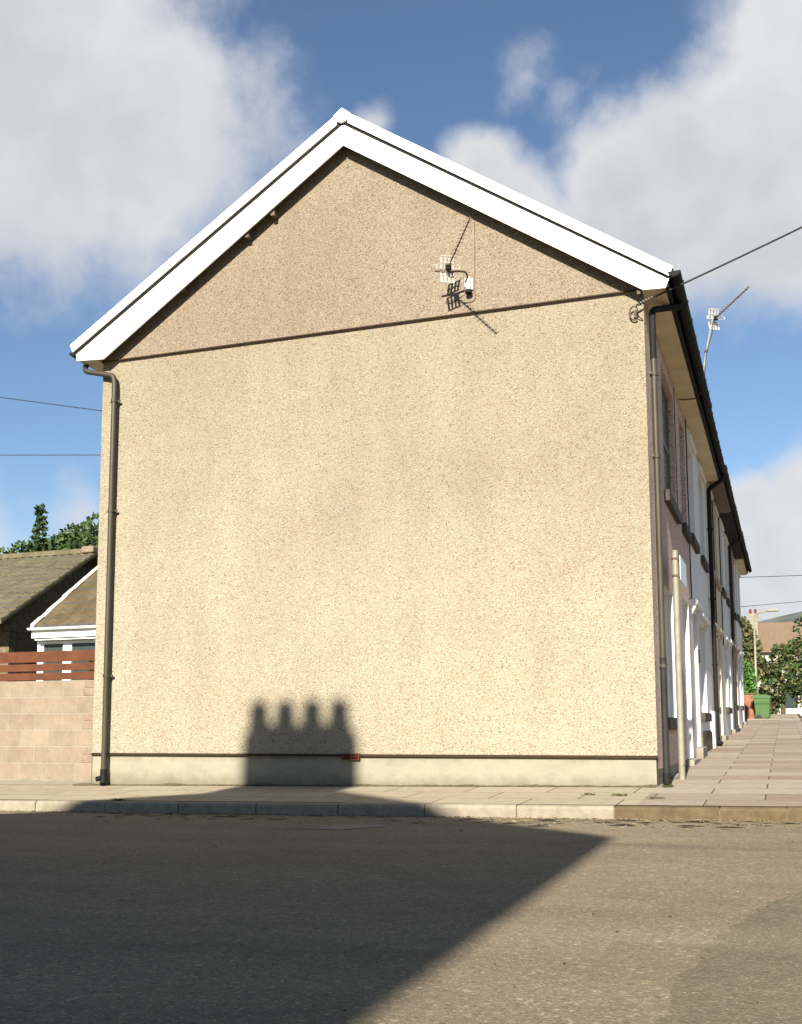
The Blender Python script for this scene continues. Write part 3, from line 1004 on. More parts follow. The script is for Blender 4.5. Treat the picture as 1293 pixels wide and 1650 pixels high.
def aerial(root, c, L, flip=1):
    """yagi: c is the reflector centre, boom along BD"""
    c = Vector(c)
    Z = Vector((0, 0, 1))
    n = 13
    mb = MB().tube([c - BD * .14, c + BD * L], .0075, 8)
    for k in range(n):
        p = c + BD * (.16 + (L - .17) * k / (n - 1))
        hl = .052 - .02 * k / n
        mb.tube([p - SD * hl + Z * .003, p + SD * hl + Z * .003], .0033, 6)
        mb.tube([p - Z * .004, p + Z * .022], .009, 6)
    b = mb.build('boom', M['iron'], root)
    # folded dipole with its black box
    mb = MB()
    p = c + BD * .10
    loop = arc_path([p - SD * .14 - Z * .02, p + SD * .14 - Z * .02, p + SD * .14 + Z * .03, p - SD * .14 + Z * .03, p - SD * .14 - Z * .018], .02, 4)
    mb.tube(loop, .004, 6).build('dipole', M['alu'], root)
    bx = MB().bbox(p.x - .03, p.x + .03, p.y - .04, p.y + .03, p.z - .035, p.z + .025, .006)
    bx.build('terminal_box', M['pipe_dark'], root)
    # two reflector grids, above and below the boom, leaning forward
    for sgn in (1, -1):
        mb = MB()
        def P(u, w): return c + SD * u + Z * (sgn * (.022 + w * .94)) + BD * (w * .30)
        W, Hh = .072, .150
        for u in (-W, -W / 3, W / 3, W):
            a, bb = P(u, 0), P(u, Hh)
            s_ = SD * .012; t_ = BD * .004
            mb.add([a - s_ - t_, a + s_ - t_, bb + s_ - t_, bb - s_ - t_, a - s_ + t_, a + s_ + t_, bb + s_ + t_, bb - s_ + t_],
                   [(0, 1, 2, 3), (7, 6, 5, 4), (0, 4, 5, 1), (1, 5, 6, 2), (2, 6, 7, 3), (3, 7, 4, 0)])
        for w in (0.0, Hh * .5, Hh):
            mb.tube([P(-W - .012, w), P(W + .012, w)], .009, 6)
        mb.build('reflector', M['alu'], root)
    mb = MB().tube([c - SD * .02, c - SD * .2], .006, 6)
    return b


ant = empty('tv_aerial', (-2.06, 0, 6.02), 'TV aerial with a white grid reflector fixed to the gable wall under the bargeboard', 'aerial')
AC = Vector((-2.262, -.33, 6.125))
arm = arc_path([(-2.065, -.06, 6.07), (-2.065, -.16, 6.15), (-2.10, -.28, 6.12), (AC.x + .0, AC.y, AC.z - .005), (AC.x - .14, AC.y - .03, AC.z + .01)], .06)
MB().tube(arm, .0125, 10).build('bracket_arm', M['iron'], ant, smooth=True)
mb = MB().bbox(-2.125, -2.015, -.05, -.027, 5.97, 6.12, .006)
mb.bbox(-2.105, -2.035, -.10, -.05, 5.985, 6.11, .008)
mb.tube([(-2.065, -.075, 6.12), (-2.065, -.075, 5.955)], .032, 12)
mb.build('wall_bracket', M['alu'], ant)
MB().tube([(-2.065, -.085, 5.955), (-2.065, -.085, 5.92)], .042, 12).build('clamp', M['pipe_dark'], ant)
aerial(ant, AC, 1.25)
cbl = MB().tube([(-1.99, -.036, 6.86), (-1.995, -.036, 6.4), (-2.0, -.036, 6.0)] + arc_path([(-2.0, -.038, 5.95), (-1.995, -.038, 5.835), (-2.09, -.038, 5.82), (-2.235, -.038, 5.85)], .06), .004, 6, True)
cbl.build('coaxial_cable', M['cable_tan'], ant, smooth=True)

ant2 = empty('tv_aerial', (.40, 4.25, 5.8), 'TV aerial on a bent silver mast rising above the black gutter', 'aerial')
A2 = Vector((.535, 4.6, 6.95))
MB().tube(arc_path([(.33, 4.25, 5.70), (.37, 4.25, 5.98), (.47, 4.5, 6.65), (.535, 4.62, 7.0), (.545, 4.62, 7.1)], .3), .0165, 10).build('mast', M['galv'], ant2, smooth=True)
MB().tube([(.425, 4.39, 6.38), (.435, 4.41, 6.43)], .026, 10).build('clamp', M['iron'], ant2)
aerial(ant2, A2, 1.16)
MB().tube([(.535, 4.55, 6.9), (.52, 4.50, 6.7), (.43, 4.36, 6.35), (.40, 4.25, 5.95)], .006, 6).build('coaxial_cable', M['cable'], ant2, smooth=True)
mb = MB().tube(sag_path((.02, 4.12, 5.60), (.30, 4.15, 5.605), .01, 8), .009, 6)
tag(mb.build('soffit_cable', M['cable']), 'short black cable crossing under the cream soffit to the mast aerial', 'cable')

# ------------------------------------------------------------------ overhead cables
hook = empty('cable_hook', (-.1, 0, 5.45), 'rusty scroll hook on the corner of the gable wall holding the overhead cable', 'bracket')
mb = MB().bbox(-.112, -.078, -.03, -.002, 5.36, 5.45, .006)
mb.build('back_plate', M['iron'], hook)
sc = [(-.10 - .055 * math.cos(a) * (1 - .09 * a), -.05 - .012 * a, 5.415 + .075 * math.sin(a) * (1 - .09 * a)) for a in [R(-120 + 20 * k) for k in range(16)]]
MB().tube(sc, .009, 8).build('scroll', M['iron'], hook, smooth=True)
MB().tube([(-.095, -.02, 5.40), (-.06, -.05, 5.37), (-.02, -.02, 5.33), (.008, .05, 5.30)], .006, 6).build('tail_wire', M['cable'], hook)
ca = (-.075, -.10, 5.475)
pole_top = (9.0, .6, 9.55)
op = MB().tube(sag_path(ca, pole_top, .18, 40), .0115, 8)
# spiral binding at the hook end
ro = tag(op.build('overhead_cable', M['cable'], smooth=True), 'thick black overhead cable rising to the right from the hook on the gable corner', 'cable')
mb = MB()
dv = (Vector(pole_top) - Vector(ca)).normalized()
u_ = dv.cross(Vector((0, 0, 1))).normalized(); w_ = dv.cross(u_)
sp = [Vector(ca) + dv * (.03 + .0022 * k) - Vector((0, 0, .0006 * k * .1)) + (u_ * math.cos(k * .42) + w_ * math.sin(k * .42)) * .014 for k in range(150)]
mb.tube(sp, .0035, 5).build('spiral_binding', M['cable_pale'], ro)
tp = empty('telegraph_pole', (9.1, .6, 0), 'brown wooden telegraph pole across the front street', 'pole')
MB().tube([(9.1, .6, -.3), (9.1, .6, 5), (9.1, .6, 9.8)], [.15, .13, .11], 14).build('shaft', M['wood'], tp, smooth=True)
MB().bbox(8.6, 9.6, .50, .58, 9.25, 9.37, .01).build('crossarm', M['wood'], tp)
for x in (8.7, 9.0, 9.5):
    MB().tube([(x, .54, 9.37), (x, .54, 9.44), (x, .54, 9.47), (x, .54, 9.56)], [.02, .045, .03, .035], 10).build('insulator', M['houses_white'], tp)

# two thin cables over the yard on the left
mb = MB().tube(sag_path((-30, 8.0, 11.66), (-9.5, 8.0, 7.12), .0, 30), .010, 6)
tag(mb.build('yard_cable', M['cable'], smooth=True), 'thin sloping cable in the sky left of the gable house, the upper of two', 'cable')
mb = MB().tube(sag_path((-30, 8.0, 8.42), (-7.35, 8.0, 6.36), .0, 30), .009, 6)
tag(mb.build('yard_cable', M['cable'], smooth=True), 'thin level cable in the sky left of the gable house, the lower of two', 'cable')
# cable at the far end of the row
mb = MB().tube(sag_path((.02, 27.3, 5.95), (14, 27.6, 6.6), .25, 30), .012, 6)
tag(mb.build('street_cable', M['cable'], smooth=True), 'thin cable leaving the far corner of the terrace towards the right', 'cable')
mb = MB().tube(sag_path((.02, 27.3, 4.9), (14, 36, 6.9), .1, 30), .010, 6)
tag(mb.build('street_cable', M['cable'], smooth=True), 'thin cable crossing the sky just above the far street trees', 'cable')

# ------------------------------------------------------------------ sign post at the corner
sp_ = empty('sign_post', (.155, 1.12, gz(.15, 1.1)), 'grey tubular post with a white sign plate standing by the house corner', 'sign')
MB().tube([(.155, 1.12, -.1), (.155, 1.12, 1.5), (.155, 1.12, 2.80)], .038, 20).build('post', M['galv'], sp_, smooth=True)
MB().tube([(.155, 1.12, 2.80), (.155, 1.12, 2.812)], .041, 20).build('post_cap', M['galv'], sp_)
pl_ = MB().bbox(.205, .212, 1.16, 2.02, 2.46, 2.76, .003).build('sign_plate', M['sign'], sp_)
for z in (2.71, 2.50):
    MB().tube([(.155, 1.12, z - .014), (.155, 1.12, z + .014)], .043, 16).box(.185, .206, 1.10, 1.30, z - .014, z + .014).build('sign_clip', M['iron'], sp_)
MB().tube([(.155 + .033, 1.09, .235), (.155 + .036, 1.086, .235)], .012, 8).build('cover_plate', M['iron'], sp_)

# ------------------------------------------------------------------ garden wall, fence and bungalow on the left
gw = empty('garden_wall', (-12, .25, 0), 'pinkish concrete block garden wall left of the gable house', 'wall')
mb = MB().box(-17, XL - .012, .16, .37, -.4, 1.345)
mb.build('block_face', M['block'], gw)
mb = MB()
for k in (0, 2, 4):
    for q in (0, 1):
        mb.bbox(-7.62 + .02 * q, XL - .013, .152, .20, 1.345 - .225 * (k + 1) + .012 + .112 * q, 1.345 - .225 * (k + 1) + .105 + .112 * q, .006)
mb.build('closer_bricks', M['closer'], gw)
mb = MB()
n = 60
for i in range(n):
    xa = -17 + (17 + XL - .02) * i / n; xb = -17 + (17 + XL - .02) * (i + 1) / n
    r1 = .09 + .03 * math.sin(i * 1.7) + .02 * math.sin(i * 4.1); r2 = .09 + .03 * math.sin((i + 1) * 1.7) + .02 * math.sin((i + 1) * 4.1)
    za, zb = gz(xa, 0), gz(xb, 0)
    mb.add([(xa, .158, za + r1 * .7), (xb, .158, zb + r2 * .7), (xb, .158 - r2 * 1.4, zb + .004), (xa, .158 - r1 * 1.4, za + .004)], [(0, 1, 2, 3)])
mb.build('mortar_fillet', M['plinth_grey'], gw)
fe = empty('slat_fence', (-12, .3, 1.345), 'red brown horizontal slat fence on top of the block garden wall', 'fence')
for (z0, z1) in ((1.362, 1.462), (1.488, 1.588), (1.612, 1.765)):
    for (xa, xb) in ((-9.99, XL - .02), (-12.6, -10.0), (-16.9, -12.61)):
        d_ = random.uniform(0, .006)
        MB().bbox(xa, xb, .27 + d_, .292 + d_, z0, z1, .003).build('slat', M['fence'], fe)
for x in (-7.6, -10.0, -12.6, -15.2):
    MB().bbox(x - .04, x + .04, .295, .355, 1.34, 1.74, .004).build('fence_post', M['fence'], fe)

bg_ = empty('bungalow', (-14, 12, 0), 'bungalow with brown tiled roof and white window band behind the slat fence', 'house')
PITCH = .7


def zA(y): return 3.12 + PITCH * (y - 8.80)


XV = -15.42
mb = MB().box(XV + .18, -6.0, 9.15, 17, -.3, 3.1)
mb.build('wall', M['houses_white'], bg_)
mb = MB()
mb.add([(XV, 8.74, zA(8.74)), (-5.5, 8.74, zA(8.74)), (-5.5, 12.3, zA(12.3)), (XV, 12.3, zA(12.3)),
        (XV, 8.74, zA(8.74) - .07), (-5.5, 8.74, zA(8.74) - .07), (-5.5, 12.3, zA(12.3) - .07), (XV, 12.3, zA(12.3) - .07),
        (XV, 15.8, zA(8.74)), (-5.5, 15.8, zA(8.74))],
       [(0, 1, 2, 3), (7, 6, 5, 4), (0, 4, 5, 1), (0, 3, 7, 4), (3, 2, 9, 8)])


def tiled(parent, name, mat, x0, x1, ya, yb, zf, step=.30, pan=.30):
    """interlocking tiles as real overlapping courses with a rolled section"""
    mb = MB()
    y = ya
    cols = int((x1 - x0) / (pan / 6))
    while y < yb - .05:
        y2 = min(y + step, yb)
        j = random.uniform(-.004, .004)
        r0, r1, lo = [], [], []
        for i in range(cols + 1):
            x = x0 + (x1 - x0) * i / cols
            w = .045 * (.5 + .5 * math.cos(2 * math.pi * x / pan)) ** 2
            r0.append((x, y, zf(y) + .04 + w + j)); r1.append((x, y2 + .02, zf(y2 + .02) + .012 + w)); lo.append((x, y + .003, zf(y) + .0 + w * .4))
        n = cols + 1
        mb.add(r0 + r1 + lo, [(i, i + 1, n + i + 1, n + i) for i in range(cols)])
        mb.add(r0 + lo, [(n + i, n + i + 1, i + 1, i) for i in range(cols)], 1)
        y = y2
    return mb.build(name, [mat, M['slate']], parent)


sA = NT('brown_roll_tiles'); cA = sA.voro(3.3, 'Color', sA.vec((1, 1, 0)))
spA = sA.N('ShaderNodeSeparateColor'); sA.L(cA, spA.inputs[0])
M['tile_brown'] = sA.done(sA.mix(.6, sA.ramp(spA.outputs[0], [(0, (.085, .062, .030)), (1, (.125, .092, .050))]), sA.ramp(sA.noise(9, 5, .65), [(.3, .6), (.7, 1.0)]), 'MULTIPLY'), .88, .2)
sA = NT('olive_roll_tiles'); cA = sA.voro(3.3, 'Color', sA.vec((1, 1, 0)))
spA = sA.N('ShaderNodeSeparateColor'); sA.L(cA, spA.inputs[0])
M['tile_olive'] = sA.done(sA.mix(.6, sA.ramp(spA.outputs[0], [(0, (.090, .078, .042)), (1, (.135, .117, .070))]), sA.ramp(sA.noise(9, 5, .65), [(.3, .55), (.7, 1.0)]), 'MULTIPLY'), .88, .2)
rf = mb.build('roof', M['tile_brown'], bg_)
tiled(rf, 'roof_tiles', M['tile_brown'], XV + .05, -5.6, 8.74, 12.3, zA)
# white mortared verge, gutter, fascia, window band
mb = MB()
for k in range(12):
    ya = 8.72 + (12.3 - 8.72) * k / 12; yb = 8.72 + (12.3 - 8.72) * (k + 1) / 12
    o_ = random.uniform(-.02, .02); t_ = random.uniform(.0, .03)
    mb.add([(XV - .05 + o_, ya, zA(ya) - .06), (XV + .10 + o_, ya, zA(ya) + .075 + t_), (XV + .10 + o_, yb, zA(yb) + .075 + t_), (XV - .05 + o_, yb, zA(yb) - .06),
            (XV - .05 + o_, ya, zA(ya) + .075 + t_), (XV - .05 + o_, yb, zA(yb) + .075 + t_)], [(4, 1, 2, 5), (0, 4, 5, 3), (0, 1, 4)])
mb.build('verge_mortar', M['houses_white'], rf)
mb = MB()
n = 8
pr = [(8.68 + .06 * math.cos(math.pi + math.pi * k / n), 3.06 + .06 * math.sin(math.pi + math.pi * k / n)) for k in range(n + 1)]
mb.prism(pr, XV - .05, -5.5, 'x').build('gutter', M['upvc'], bg_, smooth=True)
MB().box(XV - .02, -5.5, 8.76, 8.785, 2.83, 3.06).build('fascia', M['upvc'], bg_)
MB().box(XV + .05, -5.5, 8.79, 9.04, 2.78, 2.80).build('soffit', M['upvc'], bg_)
wv = MB()
xs = [XV + .2, -15.28, -14.74, -14.50, -13.70, -13.46, -12.7, -12.46, -11.7]
for i in range(0, len(xs), 2):
    if i + 1 < len(xs): wv.box(xs[i], xs[i + 1], 9.05, 9.12, 1.6, 2.72)
wv.box(XV + .2, -11.4, 9.04, 9.05, 2.72, 2.79)
wf = MB()
for a, b in ((-15.46, -15.29), (-14.73, -14.49), (-13.71, -13.47), (-12.71, -12.47), (-11.71, -11.5)):
    wf.box(a, b, 9.02, 9.12, 1.5, 2.70)
wf.box(-15.46, -11.5, 9.02, 9.12, 2.70, 2.775)
w = wf.build('window', M['upvc'], bg_)
MB().box(-15.29, -11.7, 9.08, 9.10, 1.5, 2.70).build('pane', M['glass'], w)

b2 = empty('bungalow', (-24, 15, 0), 'olive tiled house roof left of the bungalow verge, its end wall in shade', 'house')


def zB(y): return 4.60 + .6 * (y - 13.17)


XB = -18.75
mb = MB().box(-34, XB + .0 - .55, 12.6, 19.5, -.3, 4.2)
mb.add([(XB - .55, 12.6, 4.2), (XB - .55, 19.5, 4.2), (XB - .55, 16.0, 6.1)], [(0, 1, 2)])
mb.build('wall', M['stone'], b2)
mb = MB()
YB0 = 11.6
mb.add([(-34, YB0, zB(YB0)), (XB, YB0, zB(YB0)), (XB, 15.8, zB(15.8)), (-34, 15.8, zB(15.8)), (-34, YB0, zB(YB0) - .1), (XB, YB0, zB(YB0) - .1), (XB, 15.8, zB(15.8) - .1), (-34, 15.8, zB(15.8) - .1),
        (XB, 20, zB(YB0)), (-34, 20, zB(YB0))], [(0, 1, 2, 3), (7, 6, 5, 4), (0, 4, 5, 1), (1, 5, 6, 2), (3, 2, 8, 9)])
r2 = mb.build('roof', M['tile_olive'], b2)
tiled(r2, 'roof_tiles', M['tile_olive'], -34, XB - .02, YB0, 15.75, zB)
mb = MB()
for k in range(34):
    xa = -34 + 15.2 * k / 34
    mb.prism([(15.66, zB(15.8) - .02), (15.72, zB(15.8) + .13), (15.8, zB(15.8) + .16), (15.9, zB(15.8) + .13), (15.95, zB(15.8) - .05)], xa, xa + 15.2 / 34 - .006, 'x')
mb.build('ridge_tiles', M['tile_olive'], r2)
MB().bbox(XB - .45, XB + .0, 15.6, 15.95, zB(15.8) - .02, zB(15.8) + .19, .04).build('ridge_end_tile', M['closer'], r2)
MB().box(XB - .02, XB + .01, YB0, 15.7, zB(YB0) - .3, zB(YB0) - .28).build('gutter', M['pipe_dark'], b2)

# ------------------------------------------------------------------ trees


def leaf_blobs(mb, blobs, n, size, mi_n=2, rnd=None):
    rnd = rnd or random
    tot = sum(b[3] ** 2 for b in blobs)
    for (cx, cy, cz, r, sz) in [(b[0], b[1], b[2], b[3], b[4] if len(b) > 4 else 1) for b in blobs]:
        k = int(n * r * r / tot)
        for _ in range(k):
            th = rnd.uniform(0, 2 * math.pi); ph = math.acos(rnd.uniform(-1, 1))
            rr = r * (rnd.uniform(.3, 1) ** .45) * (1 + .16 * math.sin(3 * th + cx) * math.sin(2 * ph))
            p = Vector((cx + rr * math.sin(ph) * math.cos(th), cy + rr * math.sin(ph) * math.sin(th), cz + sz * rr * math.cos(ph)))
            s_ = size * rnd.uniform(.6, 1.4)
            a = Vector((rnd.gauss(0, 1), rnd.gauss(0, 1), rnd.gauss(0, 1))).normalized()
            b = a.cross(Vector((rnd.gauss(0, 1), rnd.gauss(0, 1), rnd.gauss(0, 1)))).normalized()
            mb.add([p - a * s_, p - b * s_ * .55, p + a * s_, p + b * s_ * .55], [(0, 1, 2, 3)], rnd.randrange(mi_n))


def tree(name, x, y, base, top, r, label, cat, group, leaves, mats, size=.2, blobs=None, trunk=True):
    rnd = random.Random(int(x * 131 + y * 17))
    t = empty(name, (x, y, base), label, cat, group)
    H = top - base
    if blobs is None:
        blobs = []
        for k in range(13):
            a = rnd.uniform(0, 6.28); q = rnd.uniform(.15, .75) * r
            blobs.append((x + q * math.cos(a), y + q * math.sin(a), base + H * rnd.uniform(.42, .86), r * rnd.uniform(.32, .5), .85))
        for k in range(7):
            q = (k - 3) / 3 * r * .85
            rb = r * rnd.uniform(.30, .38)
            blobs.append((x + q, y + rnd.uniform(-.5, .5), top - rb - abs(q) * .22 - rnd.uniform(0, .25), rb, .95))
    if trunk:
        mb = MB().tube([(x, y, base - .3), (x + .1, y, base + H * .3), (x - .05, y, base + H * .55), (x, y, base + H * .8)], [H * .03, H * .024, H * .016, H * .006], 9)
        for b in blobs[:7]:
            st = Vector((x, y, base + H * rnd.uniform(.28, .5)))
            en = Vector(b[:3])
            mb.tube([st, st.lerp(en, .5) + Vector((0, 0, .1)), en], [H * .012, H * .008, H * .003], 6)
        mb.build('trunk', M['bark'], t)
    mb = MB()
    leaf_blobs(mb, blobs, leaves, size, len(mats), rnd)
    mb.build('crown', mats, t)
    return t


GL = 'trees behind the bungalow roofs'
for (x, top, r, n, lab) in ((-32.6, 12.1, 3.0, 5600, 'green tree above the bungalow roof, nearest to the gable wall'),
                            (-34.4, 12.0, 2.8, 4600, 'rounded green tree in the middle above the olive roof ridge'),
                            (-30.0, 11.2, 2.6, 1500, 'green tree hidden behind the gable house'),
                            (-39.4, 11.6, 2.6, 3600, 'broad green tree at the left edge above the olive roof')):
    tree('broadleaf_tree', x, 35 + (x % 3), .9, top, r, lab, 'tree', GL, n, [M['leaf1'], M['leaf2'], M['leaf1']], .16)
bl = []
for k in range(16):
    z = 6.5 + 5.8 * k / 15
    rr = 1.5 * (1 - k / 16.5)
    for j in range(4):
        a = k * 1.3 + j * 1.57
        bl.append((-35.9 + rr * .6 * math.cos(a), 34.5 + rr * .6 * math.sin(a), z + .1 * j, max(.22, rr * .42), .5))
tree('conifer_tree', -35.9, 34.5, .9, 12.4, 1.5, 'dark conifer with ragged upswept branches left of the green trees', 'tree', GL, 4200, [M['leaf2'], M['leaf2'], M['leaf1']], .13, bl)

# ------------------------------------------------------------------ far end of the street
bw = empty('brick_wall', (-.6, 36, .9), 'low red brick wall closing the far end of the pavement', 'wall')
MB().box(-3.0, .12, 36, 36.22, .5, 2.05).build('brick_face', M['brick'], bw)
MB().bbox(-3.0, .15, 35.97, 36.25, 2.05, 2.11, .01).build('coping', M['kerb_old'], bw)
tag(MB().bbox(-.1, 2.0, 32.6, 36, .6, .985, .02).build('raised_step', M['plinth_grey']), 'low concrete ledge beneath the green bin', 'step')

wb = empty('wheelie_bin', (.45, 37, .985), 'green plastic wheelie bin standing in front of the brick wall', 'bin')
wb.location = (.46, 35.4, .985)
bx, by, bz = wb.location
mb = MB()
lo = [(bx - .22, by - .25, bz + .05), (bx + .22, by - .25, bz + .05), (bx + .22, by + .24, bz + .05), (bx - .22, by + .24, bz + .05)]
hi = [(bx - .29, by - .33, bz + .92), (bx + .29, by - .33, bz + .92), (bx + .29, by + .33, bz + .92), (bx - .29, by + .33, bz + .92)]
mb.add(lo + hi, [(3, 2, 1, 0), (0, 1, 5, 4), (1, 2, 6, 5), (2, 3, 7, 6), (3, 0, 4, 7), (4, 5, 6, 7)])
mb.bbox(bx - .315, bx + .315, by - .355, by + .355, bz + .88, bz + .93, .012)
mb.build('body', M['bin'], wb)
mb = MB()
mb.prism([(by - .37, bz + .935), (by - .36, bz + .975), (by - .1, bz + 1.03), (by + .3, bz + 1.02), (by + .42, bz + .96), (by + .42, bz + .935)], bx - .31, bx + .31, 'x')
mb.build('lid', M['bin'], wb)
MB().tube([(bx - .25, by + .45, bz + .93), (bx + .25, by + .45, bz + .93)], .016, 8).build('handle', M['bin'], wb)
for sx in (-1, 1):
    MB().tube([(bx + sx * .24, by + .14, bz + .10), (bx + sx * .30, by + .14, bz + .10)], .10, 18).build('wheel', M['rubber'], wb)

wb.rotation_euler = (0, 0, R(84))

lp = empty('street_lamp', (.1, 42, 1.2), 'tall pale street lamp column with a curved arm at the far end of the street', 'lamp')
MB().tube([(.08, 42, 1.1), (.08, 42, 2.6), (.08, 42, 2.65), (.10, 42, 5.3)], [.09, .09, .06, .05], 12).build('column', M['galv'], lp, smooth=True)
MB().tube(arc_path([(.10, 42, 5.25), (.12, 42, 6.1), (.75, 41.9, 6.22)], .55, 10), .04, 10).build('arm', M['galv'], lp, smooth=True)
MB().bbox(.70, 1.25, 41.8, 42.0, 6.17, 6.28, .04).build('lantern', M['galv'], lp)

fh = empty('far_house', (2, 72, 1.3), 'white rendered house with a brown tiled roof beyond the trees at the street end', 'house')
MB().box(-6, 12, 70, 78, .8, 6.3).build('wall', M['houses_white'], fh)
MB().prism([(69.6, 6.15), (74, 8.6), (78.4, 6.15), (78.4, 6.05), (74, 8.45), (69.6, 6.05)], -6.3, 12.3, 'x').build('roof', M['roof_far'], fh)
ch = MB().bbox(-.95, -.3, 70.6, 71.4, 6.3, 9.0, .02).build('chimney', M['kerb_pale'], fh)
for x in (-.8, -.45):
    MB().tube([(x, 71, 9.0), (x, 71, 9.35)], .1, 10).build('chimney_pot', M['terracotta'], ch)
for x in (-.2, 1.3, 3.6, 6):
    w = MB().box(x, x + 1.0, 69.93, 70.02, 4.0, 5.4).build('window', M['frame'], fh)
    MB().box(x + .08, x + .92, 69.91, 69.95, 4.08, 5.32).build('pane', M['glass'], w)
    w = MB().box(x, x + 1.0, 69.93, 70.02, 1.9, 3.2).build('window', M['frame'], fh)
    MB().box(x + .08, x + .92, 69.91, 69.95, 1.98, 3.12).build('pane', M['glass'], w)

GR = 'trees at the far end of the street'
tree('shrub', -.75, 38.4, .9, 4.0, 1.05, 'bright green bushy shrub above the red brick wall', 'shrub', None, 7000, [M['leaf3'], M['leaf3'], M['leaf1']], .075,
     [(-.75, 38.4, 2.5, .7), (-.35, 38.3, 3.1, .5), (-.75, 38.4, 3.45, .5), (-.30, 38.2, 2.3, .5), (-.9, 38.4, 1.8, .7), (-1.3, 38.5, 2.7, .8), (-.15, 38.3, 1.6, .45), (-.05, 38.3, 2.7, .3)])
tree('broadleaf_tree', -.7, 43.5, 1.1, 6.2, 1.5, 'tan and olive leaved tree between the shrub and the street lamp', 'tree', GR, 5200, [M['leaf4'], M['leaf2'], M['leaf4']], .10,
     [(-.9, 43.5, 4.6, .8), (-.45, 43.6, 5.2, .6), (-.35, 43.4, 4.1, .65), (-1.0, 43.5, 3.4, .9), (.0, 43.6, 4.6, .45), (-.15, 43.4, 3.3, .6), (-.6, 43.5, 5.7, .45), (.2, 43.5, 3.8, .4)])
tree('broadleaf_tree', 1.2, 47.5, 1.1, 5.6, 1.6, 'dark leafy tree in front of the white house right of the street lamp', 'tree', GR, 6500, [M['leaf2'], M['leaf1'], M['leaf4']], .10,
     [(1.6, 47.5, 3.4, 1.0), (.8, 47.4, 2.6, .75), (2.2, 47.6, 4.4, .9), (.55, 47.4, 3.6, .55), (1.2, 47.5, 4.5, .55), (2.6, 47.5, 2.6, 1.0), (.2, 47.4, 2.2, .6), (.1, 47.4, 4.0, .4), (.6, 47.4, 1.8, .6)])
tree('broadleaf_tree', 4.5, 49, 1.1, 7.2, 2.2, 'tall leafy tree standing far right by the end of the street', 'tree', GR, 3600, [M['leaf1'], M['leaf2']], .13)

# hills round the valley
mb = MB()
nseg = 120
ring = []
for i in range(nseg):
    a = 2 * math.pi * i / nseg
    hgt = 13 + 9 * math.sin(a * 3 + 1.1) + 6 * math.sin(a * 7 + .4) + random.uniform(-1, 1)
    hgt = max(5, hgt)
    ring.append((a, hgt))
vs = []
for (a, hgt) in ring:
    for (rr, f) in ((230, 0), (300, .45), (380, .85), (460, 1.0), (620, .8)):
        vs.append((rr * math.sin(a), rr * math.cos(a), .5 + hgt * f * 2.0 + random.uniform(-.8, .8)))
fs = []
for i in range(nseg):
    for k in range(4):
        a0 = i * 5 + k; b0 = ((i + 1) % nseg) * 5 + k
        fs.append((a0, b0, b0 + 1, a0 + 1))
mb.add(vs, fs)
tag(mb.build('hills', M['hill']), kind='structure')
# far wood on the slope beyond the street, one mass
mb = MB()
rw = random.Random(4)
for k in range(42):
    x = rw.uniform(-30, 45); y = rw.uniform(150, 190)
    leaf_blobs(mb, [(x, y, rw.uniform(9.5, 15), rw.uniform(2.2, 3.8)), (x + 1, y, rw.uniform(6, 10), 4)], 260, .55, 2, rw)
tag(mb.build('far_wood', [M['leaf2'], M['hill']]), 'dark wooded slope beyond the street end', None, None, 'stuff')

# ------------------------------------------------------------------ the house across the side road (behind the photographer) that throws the long shadow
OX = .33
ZA = 8.02
AX = -3.20
OY = -14.72
oh = empty('opposite_house', (XC + OX, OY - 4, 0), 'end terrace house across the side road whose roof and chimney throw the long shadow', 'house')
mb = MB()
xl, xr = XL + OX, OX
mb.add([(xl, OY - .2, -.4), (xr, OY - .2, -.4), (xr, OY - .2, 5.7), (AX, OY - .2, 7.85), (xl, OY - .2, 5.7)], [(0, 1, 2, 3, 4)])
mb.quad((xr, OY - .2, -.4), (xr, OY - 12, -.4), (xr, OY - 12, 5.75), (xr, OY - .2, 5.75))
mb.quad((xl, OY - .2, -.4), (xl, OY - .2, 5.75), (xl, OY - 12, 5.75), (xl, OY - 12, -.4))
mb.quad((xl, OY - 12, -.4), (xl, OY - 12, 5.75), (xr, OY - 12, 5.75), (xr, OY - 12, -.4))
mb.build('wall', M['dash'], oh)
mb = MB()
mb.prism([(xl - .26, 5.92), (AX, ZA), (xr + .36, 5.92), (xr + .36, 5.82), (AX, ZA - .12), (xl - .26, 5.82)], OY, OY - 12.2, 'y')
orf = mb.build('roof', M['slate'], oh)
for s_ in (0, 1):
    e = xr + .33 if s_ else xl - .24
    pts = [(AX, ZA - .03), (e, 5.89), (e, 5.60), (AX, ZA - .40)]
    MB().prism(pts if not s_ else pts[::-1], OY - .02, OY + .005, 'y').build('bargeboard', M['upvc'], oh)
gutter(oh, OY - 12, OY, xr + .36, 5.87, M['pipe_dark'])
CX = -3.39
oc = MB()
oc.box(CX - .775, CX + .775, OY - .95, OY - .25, 7.0, 8.80)
oc.add([(CX - .775, OY - .95, 8.80), (CX + .775, OY - .95, 8.80), (CX + .775, OY - .25, 8.80), (CX - .775, OY - .25, 8.80),
        (CX - .66, OY - .85, 9.04), (CX + .66, OY - .85, 9.04), (CX + .66, OY - .35, 9.04), (CX - .66, OY - .35, 9.04)],
       [(0, 1, 5, 4), (1, 2, 6, 5), (2, 3, 7, 6), (3, 0, 4, 7), (4, 5, 6, 7)])
och = oc.build('chimney', M['brick'], orf)
